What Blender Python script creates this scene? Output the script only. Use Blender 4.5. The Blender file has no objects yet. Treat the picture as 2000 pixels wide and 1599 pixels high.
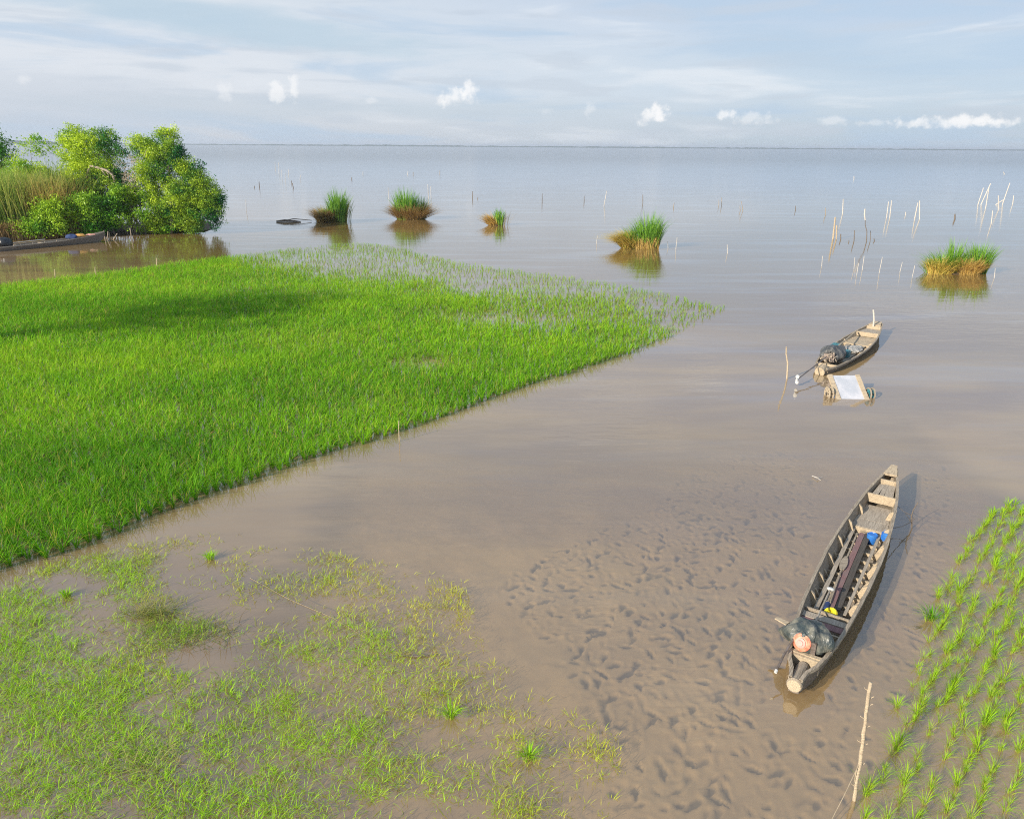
import bpy, bmesh, math, random
import numpy as np
from mathutils import Vector, Matrix, Euler
random.seed(7); RNG = np.random.default_rng(11)
SC = bpy.context.scene; COL = SC.collection
R = math.radians

# ---------------------------------------------------------------- camera
FPX, CAM_H, W0, H0 = 1450.0, 7.0, 2000.0, 1599.0
PITCH, ROLL = math.atan((799.5 - 285.0) / FPX), R(0.4)
cam = bpy.data.cameras.new('camera'); cam_o = bpy.data.objects.new('camera', cam); COL.objects.link(cam_o)
cam.sensor_fit = 'HORIZONTAL'; cam.sensor_width = 36.0; cam.lens = 36.0 * FPX / W0
cam.clip_start = 0.1; cam.clip_end = 40000
cam_o.matrix_world = Matrix.Translation((0, 0, CAM_H)) @ Matrix.Rotation(math.pi/2 - PITCH, 4, 'X') @ Matrix.Rotation(ROLL, 4, 'Z')
SC.camera = cam_o
# ---------------------------------------------------------------- light
SUN_EL, SUN_AZ = 24.0, 229.0          # azimuth of the sun, degrees clockwise from +Y (behind left)
SUN_DIR = Vector((math.sin(R(SUN_AZ))*math.cos(R(SUN_EL)), math.cos(R(SUN_AZ))*math.cos(R(SUN_EL)), math.sin(R(SUN_EL))))
sun = bpy.data.lights.new('sun', 'SUN'); sun.energy = 5.0; sun.angle = R(0.9); sun.color = (1.0, 0.90, 0.76)
sun_o = bpy.data.objects.new('sun', sun); COL.objects.link(sun_o)
sun_o.rotation_euler = SUN_DIR.to_track_quat('Z', 'Y').to_euler()
SC.view_settings.view_transform = 'Standard'; SC.view_settings.look = 'None'
SC.view_settings.exposure = 0.45; SC.view_settings.gamma = 1.0
SC.cycles.max_bounces = 6; SC.cycles.transparent_max_bounces = 12; SC.cycles.glossy_bounces = 3
SC.cycles.use_denoising = False; SC.cycles.filter_width = 1.1

def srgb(r, g, b):
    f = lambda c: (c/255/12.92) if c/255 <= 0.04045 else ((c/255+0.055)/1.055)**2.4
    return (f(r), f(g), f(b), 1.0)

class NT:
    """small node-tree helper"""
    def __init__(s, nt): s.nt = nt; s.n = nt.nodes; s.l = nt.links
    def new(s, t, **k):
        n = s.n.new(t)
        for a, b in k.items(): setattr(n, a, b)
        return n
    def put(s, sock, v):
        if isinstance(v, bpy.types.NodeSocket): s.l.new(v, sock)
        else: sock.default_value = v
    def math(s, op, a, b=0.0, c=0.0, clamp=False):
        n = s.new('ShaderNodeMath', operation=op, use_clamp=clamp)
        s.put(n.inputs[0], a); s.put(n.inputs[1], b); s.put(n.inputs[2], c); return n.outputs[0]
    def mix(s, f, a, b):
        n = s.new('ShaderNodeMix', data_type='RGBA'); s.put(n.inputs[0], f); s.put(n.inputs[6], a); s.put(n.inputs[7], b); return n.outputs[2]
    def ramp(s, v, lo, hi, a=0.0, b=1.0):
        n = s.new('ShaderNodeMapRange', interpolation_type='SMOOTHSTEP'); s.put(n.inputs[0], v)
        s.put(n.inputs[1], lo); s.put(n.inputs[2], hi); s.put(n.inputs[3], a); s.put(n.inputs[4], b); return n.outputs[0]
    def noise(s, vec, scale, detail=3.0, rough=0.55, dist=0.0):
        n = s.new('ShaderNodeTexNoise'); s.put(n.inputs['Vector'], vec); n.inputs['Scale'].default_value = scale
        n.inputs['Detail'].default_value = detail; n.inputs['Roughness'].default_value = rough; n.inputs['Distortion'].default_value = dist
        return n.outputs['Fac']
    def map(s, vec, scale=(1, 1, 1), rot=(0, 0, 0), loc=(0, 0, 0)):
        n = s.new('ShaderNodeMapping'); s.put(n.inputs[0], vec)
        n.inputs['Location'].default_value = loc; n.inputs['Rotation'].default_value = rot; n.inputs['Scale'].default_value = scale
        return n.outputs[0]
    def xyz(s, x, y, z):
        n = s.new('ShaderNodeCombineXYZ'); s.put(n.inputs[0], x); s.put(n.inputs[1], y); s.put(n.inputs[2], z); return n.outputs[0]

# world: Nishita sky behind a thin veil of high cloud with small cumulus near the horizon
world = bpy.data.worlds.new('World'); SC.world = world; world.use_nodes = True
w = NT(world.node_tree); w.n.clear()
SKY_STR = 0.1
sky = w.new('ShaderNodeTexSky', sky_type='NISHITA', sun_disc=False)
sky.sun_elevation = R(SUN_EL); sky.sun_rotation = R(SUN_AZ); sky.air_density = 1.0; sky.dust_density = 1.5; sky.ozone_density = 1.5
tc = w.new('ShaderNodeTexCoord'); sep = w.new('ShaderNodeSeparateXYZ'); w.l.new(tc.outputs['Generated'], sep.inputs[0])
X, Y, Z = sep.outputs
az = w.math('ARCTAN2', X, Y); el = w.math('ARCSINE', w.math('MINIMUM', w.math('MAXIMUM', Z, -1.0), 1.0))
ae = w.xyz(az, el, 0.0)
def rad(c, k=0.84): return tuple(x*k/SKY_STR for x in c[:3]) + (1.0,)
hz = w.mix(w.ramp(az, -0.5, 0.6), rad(srgb(201, 206, 214)), rad(srgb(182, 197, 210)))
midc = w.mix(w.ramp(az, -0.45, 0.6), rad(srgb(214, 219, 227)), rad(srgb(188, 204, 220)))
topc = w.mix(w.ramp(az, -0.5, 0.5), rad(srgb(207, 216, 223)), rad(srgb(170, 188, 216)))
veil = w.mix(w.ramp(el, 0.0, 0.07), hz, midc); veil = w.mix(w.ramp(el, 0.08, 0.22), veil, topc)
veil = w.mix(w.ramp(el, 0.25, 0.9), veil, rad(srgb(150, 178, 212)))
st = w.noise(w.map(ae, (1.5, 10.0, 1.0), (0, 0, R(-9))), 2.2, 5, 0.55, 0.4)
st2 = w.noise(w.map(ae, (4.0, 34.0, 1.0), (0, 0, R(-5)), (3, 1, 0)), 1.6, 4, 0.5, 0.2)
veil = w.mix(w.ramp(st, 0.48, 0.62, 0, 0.75), veil, rad(srgb(178, 198, 219)))
veil = w.mix(w.ramp(st, 0.47, 0.32, 0, 0.75), veil, rad(srgb(220, 225, 232)))
veil = w.mix(w.ramp(st2, 0.50, 0.66, 0, 0.6), veil, rad(srgb(190, 200, 213)))
def dirpx(u, v):
    a, b = u-1000, -(v-799.5); c, s_ = math.cos(ROLL), math.sin(ROLL); x, y = c*a-s_*b, s_*a+c*b
    d = Vector((x, y*math.sin(PITCH)+FPX*math.cos(PITCH), y*math.cos(PITCH)-FPX*math.sin(PITCH))).normalized()
    return math.atan2(d.x, d.y), math.asin(d.z)
# one long blue gap in the veil, upper left, thin and slanting
def blob(u, v, ru, rv, tilt=0.0, soft=0.35, nz=None, amp=0.5):
    a0, e0 = dirpx(u, v)
    p = w.map(w.map(ae, loc=(-a0, -e0, 0)), (1, 1, 1), (0, 0, R(tilt)))
    sp = w.new('ShaderNodeSeparateXYZ'); w.l.new(p, sp.inputs[0])
    k = 1/FPX
    dx = w.math('DIVIDE', sp.outputs[0], ru*k); dy = w.math('DIVIDE', sp.outputs[1], rv*k)
    r = w.math('SQRT', w.math('ADD', w.math('MULTIPLY', dx, dx), w.math('MULTIPLY', dy, dy)))
    if nz is not None: r = w.math('ADD', r, w.math('MULTIPLY', w.math('SUBTRACT', nz, 0.5), amp*2))
    return w.ramp(r, 1.0+soft, 1.0-soft)
nzw = w.noise(w.map(ae, (10, 40, 1)), 1.3, 4)
veil = w.mix(w.math('MULTIPLY', blob(450, 45, 330, 26, 5, 0.55, nzw, 0.7), 0.85), veil, rad(srgb(182, 201, 216)))
veil = w.mix(w.math('MULTIPLY', blob(1620, 110, 170, 26, 8, 0.7, nzw, 0.8), 0.55), veil, rad(srgb(176, 196, 216)))
veil = w.mix(w.math('MULTIPLY', blob(120, 190, 200, 34, 0, 0.6, nzw, 0.8), 0.7), veil, rad(srgb(196, 204, 216)))
veil = w.mix(w.math('MULTIPLY', blob(460, 212, 260, 20, 0, 0.6, nzw, 0.8), 0.6), veil, rad(srgb(190, 201, 213)))
veil = w.mix(w.math('MULTIPLY', blob(950, 215, 240, 16, 0, 0.6, nzw, 0.8), 0.5), veil, rad(srgb(186, 200, 213)))
skyc = w.mix(0.92, sky.outputs[0], veil)
nzc = w.noise(ae, 85, 4, 0.55)
for (u, v, ru, rv, t, k) in [(545, 181, 17, 13, 0, .75), (574, 172, 7, 17, 0, .7), (440, 184, 9, 13, 0, .4), (45, 157, 6, 8, 0, .35), (856, 197, 8, 6, 10, .7),
        (886, 191, 17, 10, -20, .9), (914, 176, 11, 17, -15, 1), (726, 197, 9, 5, 0, .3), (1155, 214, 9, 9, -30, .4), (1272, 227, 20, 10, -20, .95), (1286, 216, 13, 13, -10, 1),
        (1418, 223, 13, 7, 0, .85), (1470, 231, 26, 8, 0, .5), (1628, 236, 17, 6, 0, .45), (1688, 241, 10, 4, 0, .35), (1712, 240, 12, 4, 0, .35), (1068, 219, 8, 7, 0, .2),
        (1780, 242, 28, 5, 0, .4), (1860, 239, 60, 7, 0, .75), (1900, 236, 40, 7, 0, .85), (1945, 239, 26, 5, 0, .7)]:
    skyc = w.mix(w.math('MULTIPLY', blob(u, v, ru*.95, rv*.95, t, 0.75, nzc, 2.1), k*0.8), skyc, rad(srgb(240, 240, 240)))
bg = w.new('ShaderNodeBackground'); w.put(bg.inputs[0], skyc); bg.inputs[1].default_value = SKY_STR
w.l.new(bg.outputs[0], w.new('ShaderNodeOutputWorld').inputs[0])

# ---------------------------------------------------------------- geometry helpers
def ray(u, v):
    a, b = u-1000, -(v-799.5); c, s_ = math.cos(ROLL), math.sin(ROLL); x, y = c*a-s_*b, s_*a+c*b
    return Vector((x, y*math.sin(PITCH)+FPX*math.cos(PITCH), y*math.cos(PITCH)-FPX*math.sin(PITCH)))
def G(u, v, z=0.0):
    d = ray(u, v); t = (z-CAM_H)/d.z; return Vector((d.x*t, d.y*t, z))
def P(u, v, y):
    d = ray(u, v); t = y/d.y; return Vector((d.x*t, y, CAM_H + d.z*t))

def tag(o, label=None, cat=None, group=None, kind=None):
    if label: o['label'] = label
    if cat: o['category'] = cat
    if group: o['group'] = group
    if kind: o['kind'] = kind
    return o
def empty(name, loc=(0, 0, 0), rz=0.0, **k):
    o = bpy.data.objects.new(name, None); COL.objects.link(o); o.location = loc; o.rotation_euler = (0, 0, rz)
    o.empty_display_size = 0.2
    return tag(o, **k)
def obj(name, verts, faces, mat, parent=None, cols=None, smooth=False):
    me = bpy.data.meshes.new(name)
    if isinstance(verts, np.ndarray):
        nv, nf, k = len(verts), len(faces), faces.shape[1]
        me.vertices.add(nv); me.vertices.foreach_set('co', verts.astype(np.float32).ravel())
        me.loops.add(nf*k); me.loops.foreach_set('vertex_index', faces.astype(np.int32).ravel())
        me.polygons.add(nf); me.polygons.foreach_set('loop_start', np.arange(0, nf*k, k, dtype=np.int32))
        me.update(calc_edges=True)
    else:
        me.from_pydata(verts, [], faces); me.update()
    if cols is not None:
        at = me.color_attributes.new('tint', 'FLOAT_COLOR', 'POINT')
        c = np.ones((len(me.vertices), 4), np.float32); c[:, :3] = cols; at.data.foreach_set('color', c.ravel())
    if smooth: me.polygons.foreach_set('use_smooth', np.ones(len(me.polygons), bool))
    me.materials.append(mat)
    o = bpy.data.objects.new(name, me); COL.objects.link(o)
    if parent: o.parent = parent
    return o
class MB:
    """collects vertices and faces of ONE mesh"""
    def __init__(s): s.v = []; s.f = []
    def add(s, vs, fs):
        b = len(s.v); s.v += [tuple(p) for p in vs]; s.f += [tuple(i+b for i in f) for f in fs]; return s
    def board(s, a, b, w, t, up=(0, 0, 1), w2=None, t2=None, jit=0.0, cuts=4, bow=0.0):
        """a plank from a to b, width w across, thickness t along up, slightly irregular"""
        a, b = Vector(a), Vector(b); d = (b-a); L = d.length; d = d/L; up = Vector(up); side = d.cross(up).normalized(); up = side.cross(d).normalized()
        w2 = w if w2 is None else w2; t2 = t if t2 is None else t2
        vs = []; fs = []
        for i in range(cuts+1):
            k = i/cuts; c = a + d*L*k + up*bow*4*k*(1-k); ww = (w+(w2-w)*k)/2; tt = (t+(t2-t)*k)/2
            j = lambda: random.uniform(-jit, jit)
            for sx, sy in ((-1, -1), (1, -1), (1, 1), (-1, 1)): vs.append(c + side*(ww*sx+j()) + up*(tt*sy+j()*0.4))
            if i: q = (i-1)*4; fs += [(q+m, q+(m+1) % 4, q+4+(m+1) % 4, q+4+m) for m in range(4)]
        n = cuts*4; fs += [(3, 2, 1, 0), (n, n+1, n+2, n+3)]
        return s.add(vs, fs)
    def tube(s, pts, rad, n=7, cap=True, jit=0.0):
        pts = [Vector(p) for p in pts]
        if not hasattr(rad, '__len__'): rad = [rad]*len(pts)
        vs, fs = [], []; ref = Vector((0.3, 0.2, 0.93))
        for i, p in enumerate(pts):
            d = (pts[min(i+1, len(pts)-1)]-pts[max(i-1, 0)]).normalized()
            a = d.cross(ref if abs(d.dot(ref)) < 0.95 else Vector((1, 0, 0))).normalized(); b = d.cross(a)
            for k in range(n):
                th = 2*math.pi*k/n; r = rad[i]*(1+random.uniform(-jit, jit))
                vs.append(p + a*math.cos(th)*r + b*math.sin(th)*r)
            if i: q = (i-1)*n; fs += [(q+k, q+(k+1) % n, q+n+(k+1) % n, q+n+k) for k in range(n)]
        if cap: fs += [tuple(range(n))[::-1], tuple(range((len(pts)-1)*n, len(pts)*n))]
        return s.add(vs, fs)
    def lathe(s, c, prof, axis=(0, 0, 1), n=20):
        ax = Vector(axis).normalized(); a = ax.orthogonal().normalized(); b = ax.cross(a); c = Vector(c)
        vs = []; fs = []
        for i, (r, h) in enumerate(prof):
            for k in range(n):
                th = 2*math.pi*k/n; vs.append(c + ax*h + (a*math.cos(th)+b*math.sin(th))*r)
            if i: q = (i-1)*n; fs += [(q+k, q+(k+1) % n, q+n+(k+1) % n, q+n+k) for k in range(n)]
        m = (len(prof)-1)*n; fs += [tuple(range(n))[::-1], tuple(range(m, m+n))]
        return s.add(vs, fs)
    def build(s, name, mat, parent=None, smooth=False): return obj(name, s.v, s.f, mat, parent, smooth=smooth)

# ---------------------------------------------------------------- materials
def mat(name):
    m = bpy.data.materials.new(name); m.use_nodes = True; n = NT(m.node_tree); n.n.clear()
    out = n.new('ShaderNodeOutputMaterial'); return m, n, out
def wood(name, c1, c2, c3=None, rough=0.85, sc=1.0, dirt=None):
    m, n, out = mat(name); t = n.new('ShaderNodeTexCoord').outputs['Object']
    g = n.noise(n.map(t, (1.5*sc, 22*sc, 22*sc)), 3.0, 5, 0.65, 0.3); b = n.noise(t, 3.5*sc, 4, 0.6)
    fine = n.noise(n.map(t, (6*sc, 70*sc, 70*sc)), 2.0, 4, 0.6)
    c = n.mix(n.ramp(g, 0.32, 0.68), c1, c2); c = n.mix(n.ramp(b, 0.48, 0.68, 0, 0.7), c, c3 or c2)
    c = n.mix(n.ramp(fine, 0.58, 0.7, 0, 0.55), c, tuple(x*0.35 for x in c1[:3])+(1,))
    if dirt: c = n.mix(n.ramp(n.noise(t, 7, 4), 0.55, 0.7, 0, 0.8), c, dirt)
    p = n.new('ShaderNodeBsdfPrincipled'); n.put(p.inputs['Base Color'], c); p.inputs['Roughness'].default_value = rough
    bp = n.new('ShaderNodeBump'); bp.inputs['Strength'].default_value = 0.5; bp.inputs['Distance'].default_value = 0.01
    n.put(bp.inputs['Height'], n.math('ADD', g, fine)); n.l.new(bp.outputs[0], p.inputs['Normal'])
    n.l.new(p.outputs[0], out.inputs[0]); return m
def plain(name, c, rough=0.6, var=0.25, scale=8.0, metal=0.0, c2=None, crease=0.0):
    m, n, out = mat(name); t = n.new('ShaderNodeTexCoord').outputs['Object']
    q = n.noise(t, scale, 4, 0.6); cc = n.mix(n.ramp(q, 0.35, 0.7), c, c2 or tuple(x*(1-var) for x in c[:3])+(1,))
    p = n.new('ShaderNodeBsdfPrincipled'); n.put(p.inputs['Base Color'], cc); p.inputs['Roughness'].default_value = rough; p.inputs['Metallic'].default_value = metal
    if crease:
        bp = n.new('ShaderNodeBump'); bp.inputs['Strength'].default_value = .9; bp.inputs['Distance'].default_value = crease
        ra = n.math('ABSOLUTE', n.math('SUBTRACT', n.noise(n.map(t, (1, 1, .7)), 3.2, 3, .5, 1.2), .5)); rb = n.math('ABSOLUTE', n.math('SUBTRACT', n.noise(n.map(t, (1, 1, .5), (0, 0, 1)), 7, 3, .5, 1.0), .5))
        n.put(bp.inputs['Height'], n.math('ADD', n.math('MULTIPLY', ra, 2.0), rb)); n.l.new(bp.outputs[0], p.inputs['Normal'])
    n.l.new(p.outputs[0], out.inputs[0]); return m
def leafy(name, trans=0.35, rough=0.5, spec=0.3):
    m, n, out = mat(name)
    a = n.new('ShaderNodeAttribute', attribute_name='tint').outputs['Color']
    p = n.new('ShaderNodeBsdfPrincipled'); n.put(p.inputs['Base Color'], a); p.inputs['Roughness'].default_value = rough
    p.inputs['Specular IOR Level'].default_value = spec
    tr = n.new('ShaderNodeBsdfTranslucent'); n.put(tr.inputs[0], a)
    mx = n.new('ShaderNodeMixShader'); mx.inputs[0].default_value = trans
    n.l.new(p.outputs[0], mx.inputs[1]); n.l.new(tr.outputs[0], mx.inputs[2]); n.l.new(mx.outputs[0], out.inputs[0]); return m
c4 = lambda r, g, b: (r, g, b, 1.0)
M_GREY = wood('weathered_grey_wood', c4(.18, .145, .105), c4(.41, .345, .26), c4(.28, .23, .17))
M_TAN = wood('weathered_tan_wood', c4(.30, .235, .16), c4(.54, .44, .30), c4(.36, .285, .20), dirt=c4(.26, .2, .14))
M_DECK = wood('silvered_deck_wood', c4(.24, .2, .155), c4(.44, .38, .30), c4(.32, .27, .21))
M_DARK = wood('dark_wet_wood', c4(.045, .04, .033), c4(.10, .085, .07), c4(.07, .055, .045))
M_HULL = wood('tarred_hull_wood', c4(.10, .082, .066), c4(.22, .18, .14), c4(.15, .12, .095), dirt=c4(.24, .19, .13))
M_RED = wood('faded_red_wood', c4(.16, .085, .085), c4(.25, .14, .13), c4(.19, .14, .13))
M_PALE = wood('bleached_stake_wood', c4(.42, .39, .34), c4(.58, .54, .48), c4(.5, .46, .4))
M_STUMP = wood('dark_stump_wood', c4(.09, .07, .055), c4(.2, .16, .12))
M_BAMBOO = wood('bamboo', c4(.42, .33, .2), c4(.58, .47, .3))
M_BARK = wood('bark', c4(.10, .08, .06), c4(.24, .2, .155), c4(.16, .13, .1), sc=.5)
M_DEADBARK = wood('bleached_bark', c4(.3, .24, .18), c4(.45, .37, .28), sc=.5)
M_TARP = plain('black_tarp', c4(.035, .048, .05), 0.40, scale=5, c2=c4(.20, .19, .15), crease=.035)
M_TARP2 = plain('dusty_black_tarp', c4(.05, .053, .055), 0.5, scale=4, c2=c4(.12, .12, .115), crease=.06)
M_ORANGE = plain('faded_orange_paint', c4(.62, .15, .09), 0.5, scale=14, c2=c4(.7, .32, .2))
M_BLACK = plain('black_plastic', c4(.02, .022, .026), 0.35)
M_STEEL = plain('rusty_steel', c4(.14, .11, .09), 0.5, scale=20, c2=c4(.24, .2, .18), metal=.5)
M_WHITE = plain('white_paint', c4(.5, .5, .48), 0.45, scale=5, c2=c4(.55, .54, .5))
M_WSHEET = plain('white_sheet', c4(.50, .50, .53), 0.4, scale=2.5, c2=c4(.38, .40, .44))
M_BLUE = plain('blue_plastic', c4(.02, .13, .46), 0.4, scale=10, c2=c4(.05, .2, .5))
M_NAVY = plain('navy_cloth', c4(.02, .045, .14), 0.8)
M_YELLOW = plain('yellow_plastic', c4(.75, .62, .02), 0.4)
M_TEAL = plain('teal_plastic', c4(.03, .22, .25), 0.5, c2=c4(.05, .12, .14))
M_CLOTH = plain('pale_sacking', c4(.5, .47, .42), 0.9, scale=12, c2=c4(.16, .16, .15), crease=.05)
M_GOLD = plain('mustard_cloth', c4(.5, .28, .07), 0.85)
M_PINK = plain('pink_plastic', c4(.6, .32, .27), 0.6)
M_ROPE = plain('old_rope', c4(.12, .1, .085), 0.9)
M_LINE = plain('pale_line', c4(.32, .26, .18), 0.9)
M_RICE = leafy('rice_leaf', 0.42, 0.55, 0.12)
M_REED = leafy('reed_leaf', 0.3, 0.6, 0.2)
M_LEAF = leafy('tree_leaf', 0.35, 0.45, 0.3)

# ---------------------------------------------------------------- water and mud
def footprints():
    pts = []
    poly = [G(*q).xy for q in [(960, 1130), (1130, 1040), (1280, 980), (1370, 880), (1560, 870), (1600, 960), (1560, 1180), (1520, 1300), (1500, 1400), (1640, 1450), (1650, 1640), (1120, 1640), (1180, 1480), (1130, 1350), (1060, 1230)]]
    poly2 = [G(*q).xy for q in [(1790, 900), (1860, 900), (1850, 1100), (1800, 1250), (1760, 1330), (1720, 1480), (1640, 1560), (1560, 1420), (1650, 1320), (1720, 1160), (1780, 1020)]]
    rn = random.Random(5)
    for pl, n, md in ((poly, 860, 0.125), (poly2, 150, 0.18)):
        xs = [p[0] for p in pl]; ys = [p[1] for p in pl]; c = 0
        for _ in range(40000):
            if c >= n: break
            x, y = rn.uniform(min(xs), max(xs)), rn.uniform(min(ys), max(ys))
            if not inside(np.array([[x, y]]), pl)[0]: continue
            if any((x-q[0])**2+(y-q[1])**2 < md*md for q in pts): continue
            pts.append((x, y, rn.gauss(R(60), 0.75), rn.uniform(.06, .17), rn.uniform(.03, .056), rn.uniform(.4, .95) if rn.random() < .5 else rn.uniform(.08, .4))); c += 1
    return pts
def inside(p, poly):
    x, y = p[:, 0], p[:, 1]; r = np.zeros(len(p), bool); j = len(poly)-1
    for i in range(len(poly)):
        xi, yi, xj, yj = poly[i][0], poly[i][1], poly[j][0], poly[j][1]
        c = ((yi > y) != (yj > y)) & (x < (xj-xi)*(y-yi)/((yj-yi) or 1e-9)+xi); r ^= c; j = i
    return r
_tab = RNG.random((256, 256))
def vnoise(x, y, s, seed=0, octv=3):
    o = np.zeros_like(x, dtype=float); a = 1.0; tot = 0
    for k in range(octv):
        px, py = x/s*(2**k)+seed*17.3+k*31.7+1000, y/s*(2**k)+seed*5.1+k*12.9+1000
        ix, iy = np.floor(px).astype(int), np.floor(py).astype(int); fx, fy = px-ix, py-iy; fx = fx*fx*(3-2*fx); fy = fy*fy*(3-2*fy)
        g = lambda i, j: _tab[i % 256, j % 256]
        o += a*((g(ix, iy)*(1-fx)+g(ix+1, iy)*fx)*(1-fy)+(g(ix, iy+1)*(1-fx)+g(ix+1, iy+1)*fx)*fy); tot += a; a *= 0.5
    return o/tot

def make_bed():
    x0, x1, y0, y1, st = -5.5, 11.5, 3.0, 19.0, 0.035
    nx, ny = int((x1-x0)/st)+1, int((y1-y0)/st)+1
    gx, gy = np.meshgrid(np.linspace(x0, x1, nx), np.linspace(y0, y1, ny)); gx = gx.ravel(); gy = gy.ravel()
    h = (vnoise(gx, gy, 0.5, 1, 4)-.5)*0.05 + (vnoise(gx*.6+gy*.8, gy*.6-gx*.8, 1.6, 4, 2)-.5)*.06
    dent = np.zeros_like(h)
    for (x, y, a, l, wd, k) in footprints():
        i0, i1 = max(0, int((y-.3-y0)/st)), min(ny, int((y+.3-y0)/st)+1); j0, j1 = max(0, int((x-.3-x0)/st)), min(nx, int((x+.3-x0)/st)+1)
        if i1 <= i0 or j1 <= j0: continue
        idx = (np.arange(i0, i1)[:, None]*nx + np.arange(j0, j1)[None, :]).ravel()
        dx, dy = gx[idx]-x, gy[idx]-y; ca, sa = math.cos(a), math.sin(a)
        u, v = (dx*ca+dy*sa)/l, (-dx*sa+dy*ca)/(wd*(1.0+0.25*np.sign(dx*ca+dy*sa)))
        r = np.sqrt(u*u+v*v) + (vnoise(gx[idx], gy[idx], .11, 9, 2)-.5)*.8
        dent[idx] = np.maximum(dent[idx], k*np.clip((1.2-r)/.75, 0, 1)); h[idx] += .010*np.exp(-((r-1.35)/.3)**2)
    z = -0.135 + h - dent*0.05
    edge = np.minimum(np.minimum(gx-x0, x1-gx), np.minimum(gy-y0, y1-gy)); z = np.minimum(z, -0.03); z -= np.clip(.6-edge, 0, .6)*.5
    ii = (np.arange(ny-1)[:, None]*nx+np.arange(nx-1)[None, :]).ravel()
    o = obj('lake_bed', np.stack([gx, gy, z], 1), np.stack([ii, ii+1, ii+nx+1, ii+nx], 1), M_BED, cols=np.stack([dent, dent, dent], 1), smooth=True)
    tag(o, kind='structure')
M_BED, n, out = mat('lake_mud')
t = n.new('ShaderNodeTexCoord').outputs['Object']
d = n.new('ShaderNodeAttribute', attribute_name='tint').outputs['Fac']
c = n.mix(n.ramp(n.noise(t, 1.1, 5, .6), .35, .68), c4(.50, .345, .165), c4(.42, .29, .14))
c = n.mix(n.ramp(n.noise(t, 5, 4, .65), .5, .7, 0, .5), c, c4(.34, .24, .13))
c = n.mix(n.ramp(d, .05, .7, 0, .93), c, c4(.055, .052, .04))
p = n.new('ShaderNodeBsdfPrincipled'); n.put(p.inputs['Base Color'], c); p.inputs['Roughness'].default_value = .9; n.l.new(p.outputs[0], out.inputs[0])

M_WATER, n, out = mat('muddy_water')
t = n.new('ShaderNodeTexCoord').outputs['Object']
sp = n.new('ShaderNodeSeparateXYZ'); n.l.new(t, sp.inputs[0]); wx, wy = sp.outputs[0], sp.outputs[1]
big = n.noise(n.map(t, (.05, .16, 1), (0, 0, R(-20))), 1.6, 4, .55, .5)
mid = n.noise(n.map(t, (.35, 1.3, 1), (0, 0, R(-25))), 1.1, 4, .6, .4)
c = n.mix(n.ramp(mid, .35, .7), c4(.335, .232, .112), c4(.29, .20, .098))
c = n.mix(n.ramp(big, .4, .65), c, c4(.235, .165, .098))
# water over the seedling plot and by the tree island is browner
d1 = n.new('ShaderNodeVectorMath', operation='DISTANCE'); n.put(d1.inputs[0], n.map(t, (1, .62, 1))); d1.inputs[1].default_value = (-6.0, 3.5, 0)
c = n.mix(n.ramp(d1.outputs['Value'], 7.5, 3.0, 0, .6), c, c4(.17, .108, .058))
c = n.mix(n.ramp(n.math('ADD', wy, n.math('MULTIPLY', wx, .5)), 28.0, 42.0), c, c4(.215, .135, .045))
tb = n.ramp(n.math('ADD', wy, n.math('MULTIPLY', n.math('SUBTRACT', big, .5), 6.0)), 11.0, 21.0, .38, 1.0)
tbe = n.math('MAXIMUM', tb, n.ramp(n.math('ADD', wx, n.math('MULTIPLY', n.math('SUBTRACT', mid, .5), 2.0)), -4.6, -2.0, 1.0, 0.0)); tbe = n.math('MAXIMUM', tbe, n.ramp(wx, 8.5, 11.2, 0.0, 1.0)); tbe = n.math('MAXIMUM', tbe, n.ramp(wy, 4.2, 3.2, 0.0, 1.0))
c = n.mix(n.ramp(wy, 60.0, 260.0), c, c4(.12, .115, .10))
dif = n.new('ShaderNodeBsdfDiffuse'); n.put(dif.inputs[0], c)
trn = n.new('ShaderNodeBsdfTransparent'); trn.inputs[0].default_value = c4(.93, .90, .84)
body = n.new('ShaderNodeMixShader'); n.put(body.inputs[0], tbe); n.l.new(trn.outputs[0], body.inputs[1]); n.l.new(dif.outputs[0], body.inputs[2])
gl = n.new('ShaderNodeBsdfGlossy'); gl.inputs[0].default_value = c4(.93, .96, 1.0)
n.put(gl.inputs['Roughness'], n.ramp(wy, 25.0, 160.0, .035, .16))
b1 = n.noise(n.map(t, (1.0, 2.6, 1), (0, 0, R(-12))), 1.4, 3, .5); b2 = n.noise(n.map(t, (.5, 1.6, 1)), .5, 3, .5)
wave = n.noise(n.map(t, (.35, 1.4, 1), (0, 0, R(8))), 1.1, 3, .5)
hgt = n.math('ADD', n.math('MULTIPLY', b1, .0045), n.math('MULTIPLY', b2, .012))
hgt = n.math('ADD', hgt, n.math('MULTIPLY', wave, n.ramp(wy, 60.0, 200.0, 0.0, .05)))
bp = n.new('ShaderNodeBump'); bp.inputs['Strength'].default_value = 1.0; bp.inputs['Distance'].default_value = 1.0; n.put(bp.inputs['Height'], hgt)
n.l.new(bp.outputs[0], gl.inputs['Normal'])
fr = n.new('ShaderNodeFresnel'); fr.inputs[0].default_value = 1.62; n.l.new(bp.outputs[0], fr.inputs['Normal'])
ff = n.math('MULTIPLY', n.math('ADD', fr.outputs[0], .085), n.ramp(wy, 50.0, 500.0, .95, .66))
strk = n.noise(n.map(t, (.06, .42, 1), (0, 0, R(-8))), 1.3, 4, .55, .5)      # wind-smoothed, silvery streaks
ff = n.math('ADD', ff, n.math('MULTIPLY', n.ramp(strk, .47, .66, 0.0, .085), n.ramp(wy, 12.0, 24.0, .2, 1.0)))
geo = n.new('ShaderNodeNewGeometry')          # light coming back up out of the water is not shut in by the Fresnel term
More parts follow.
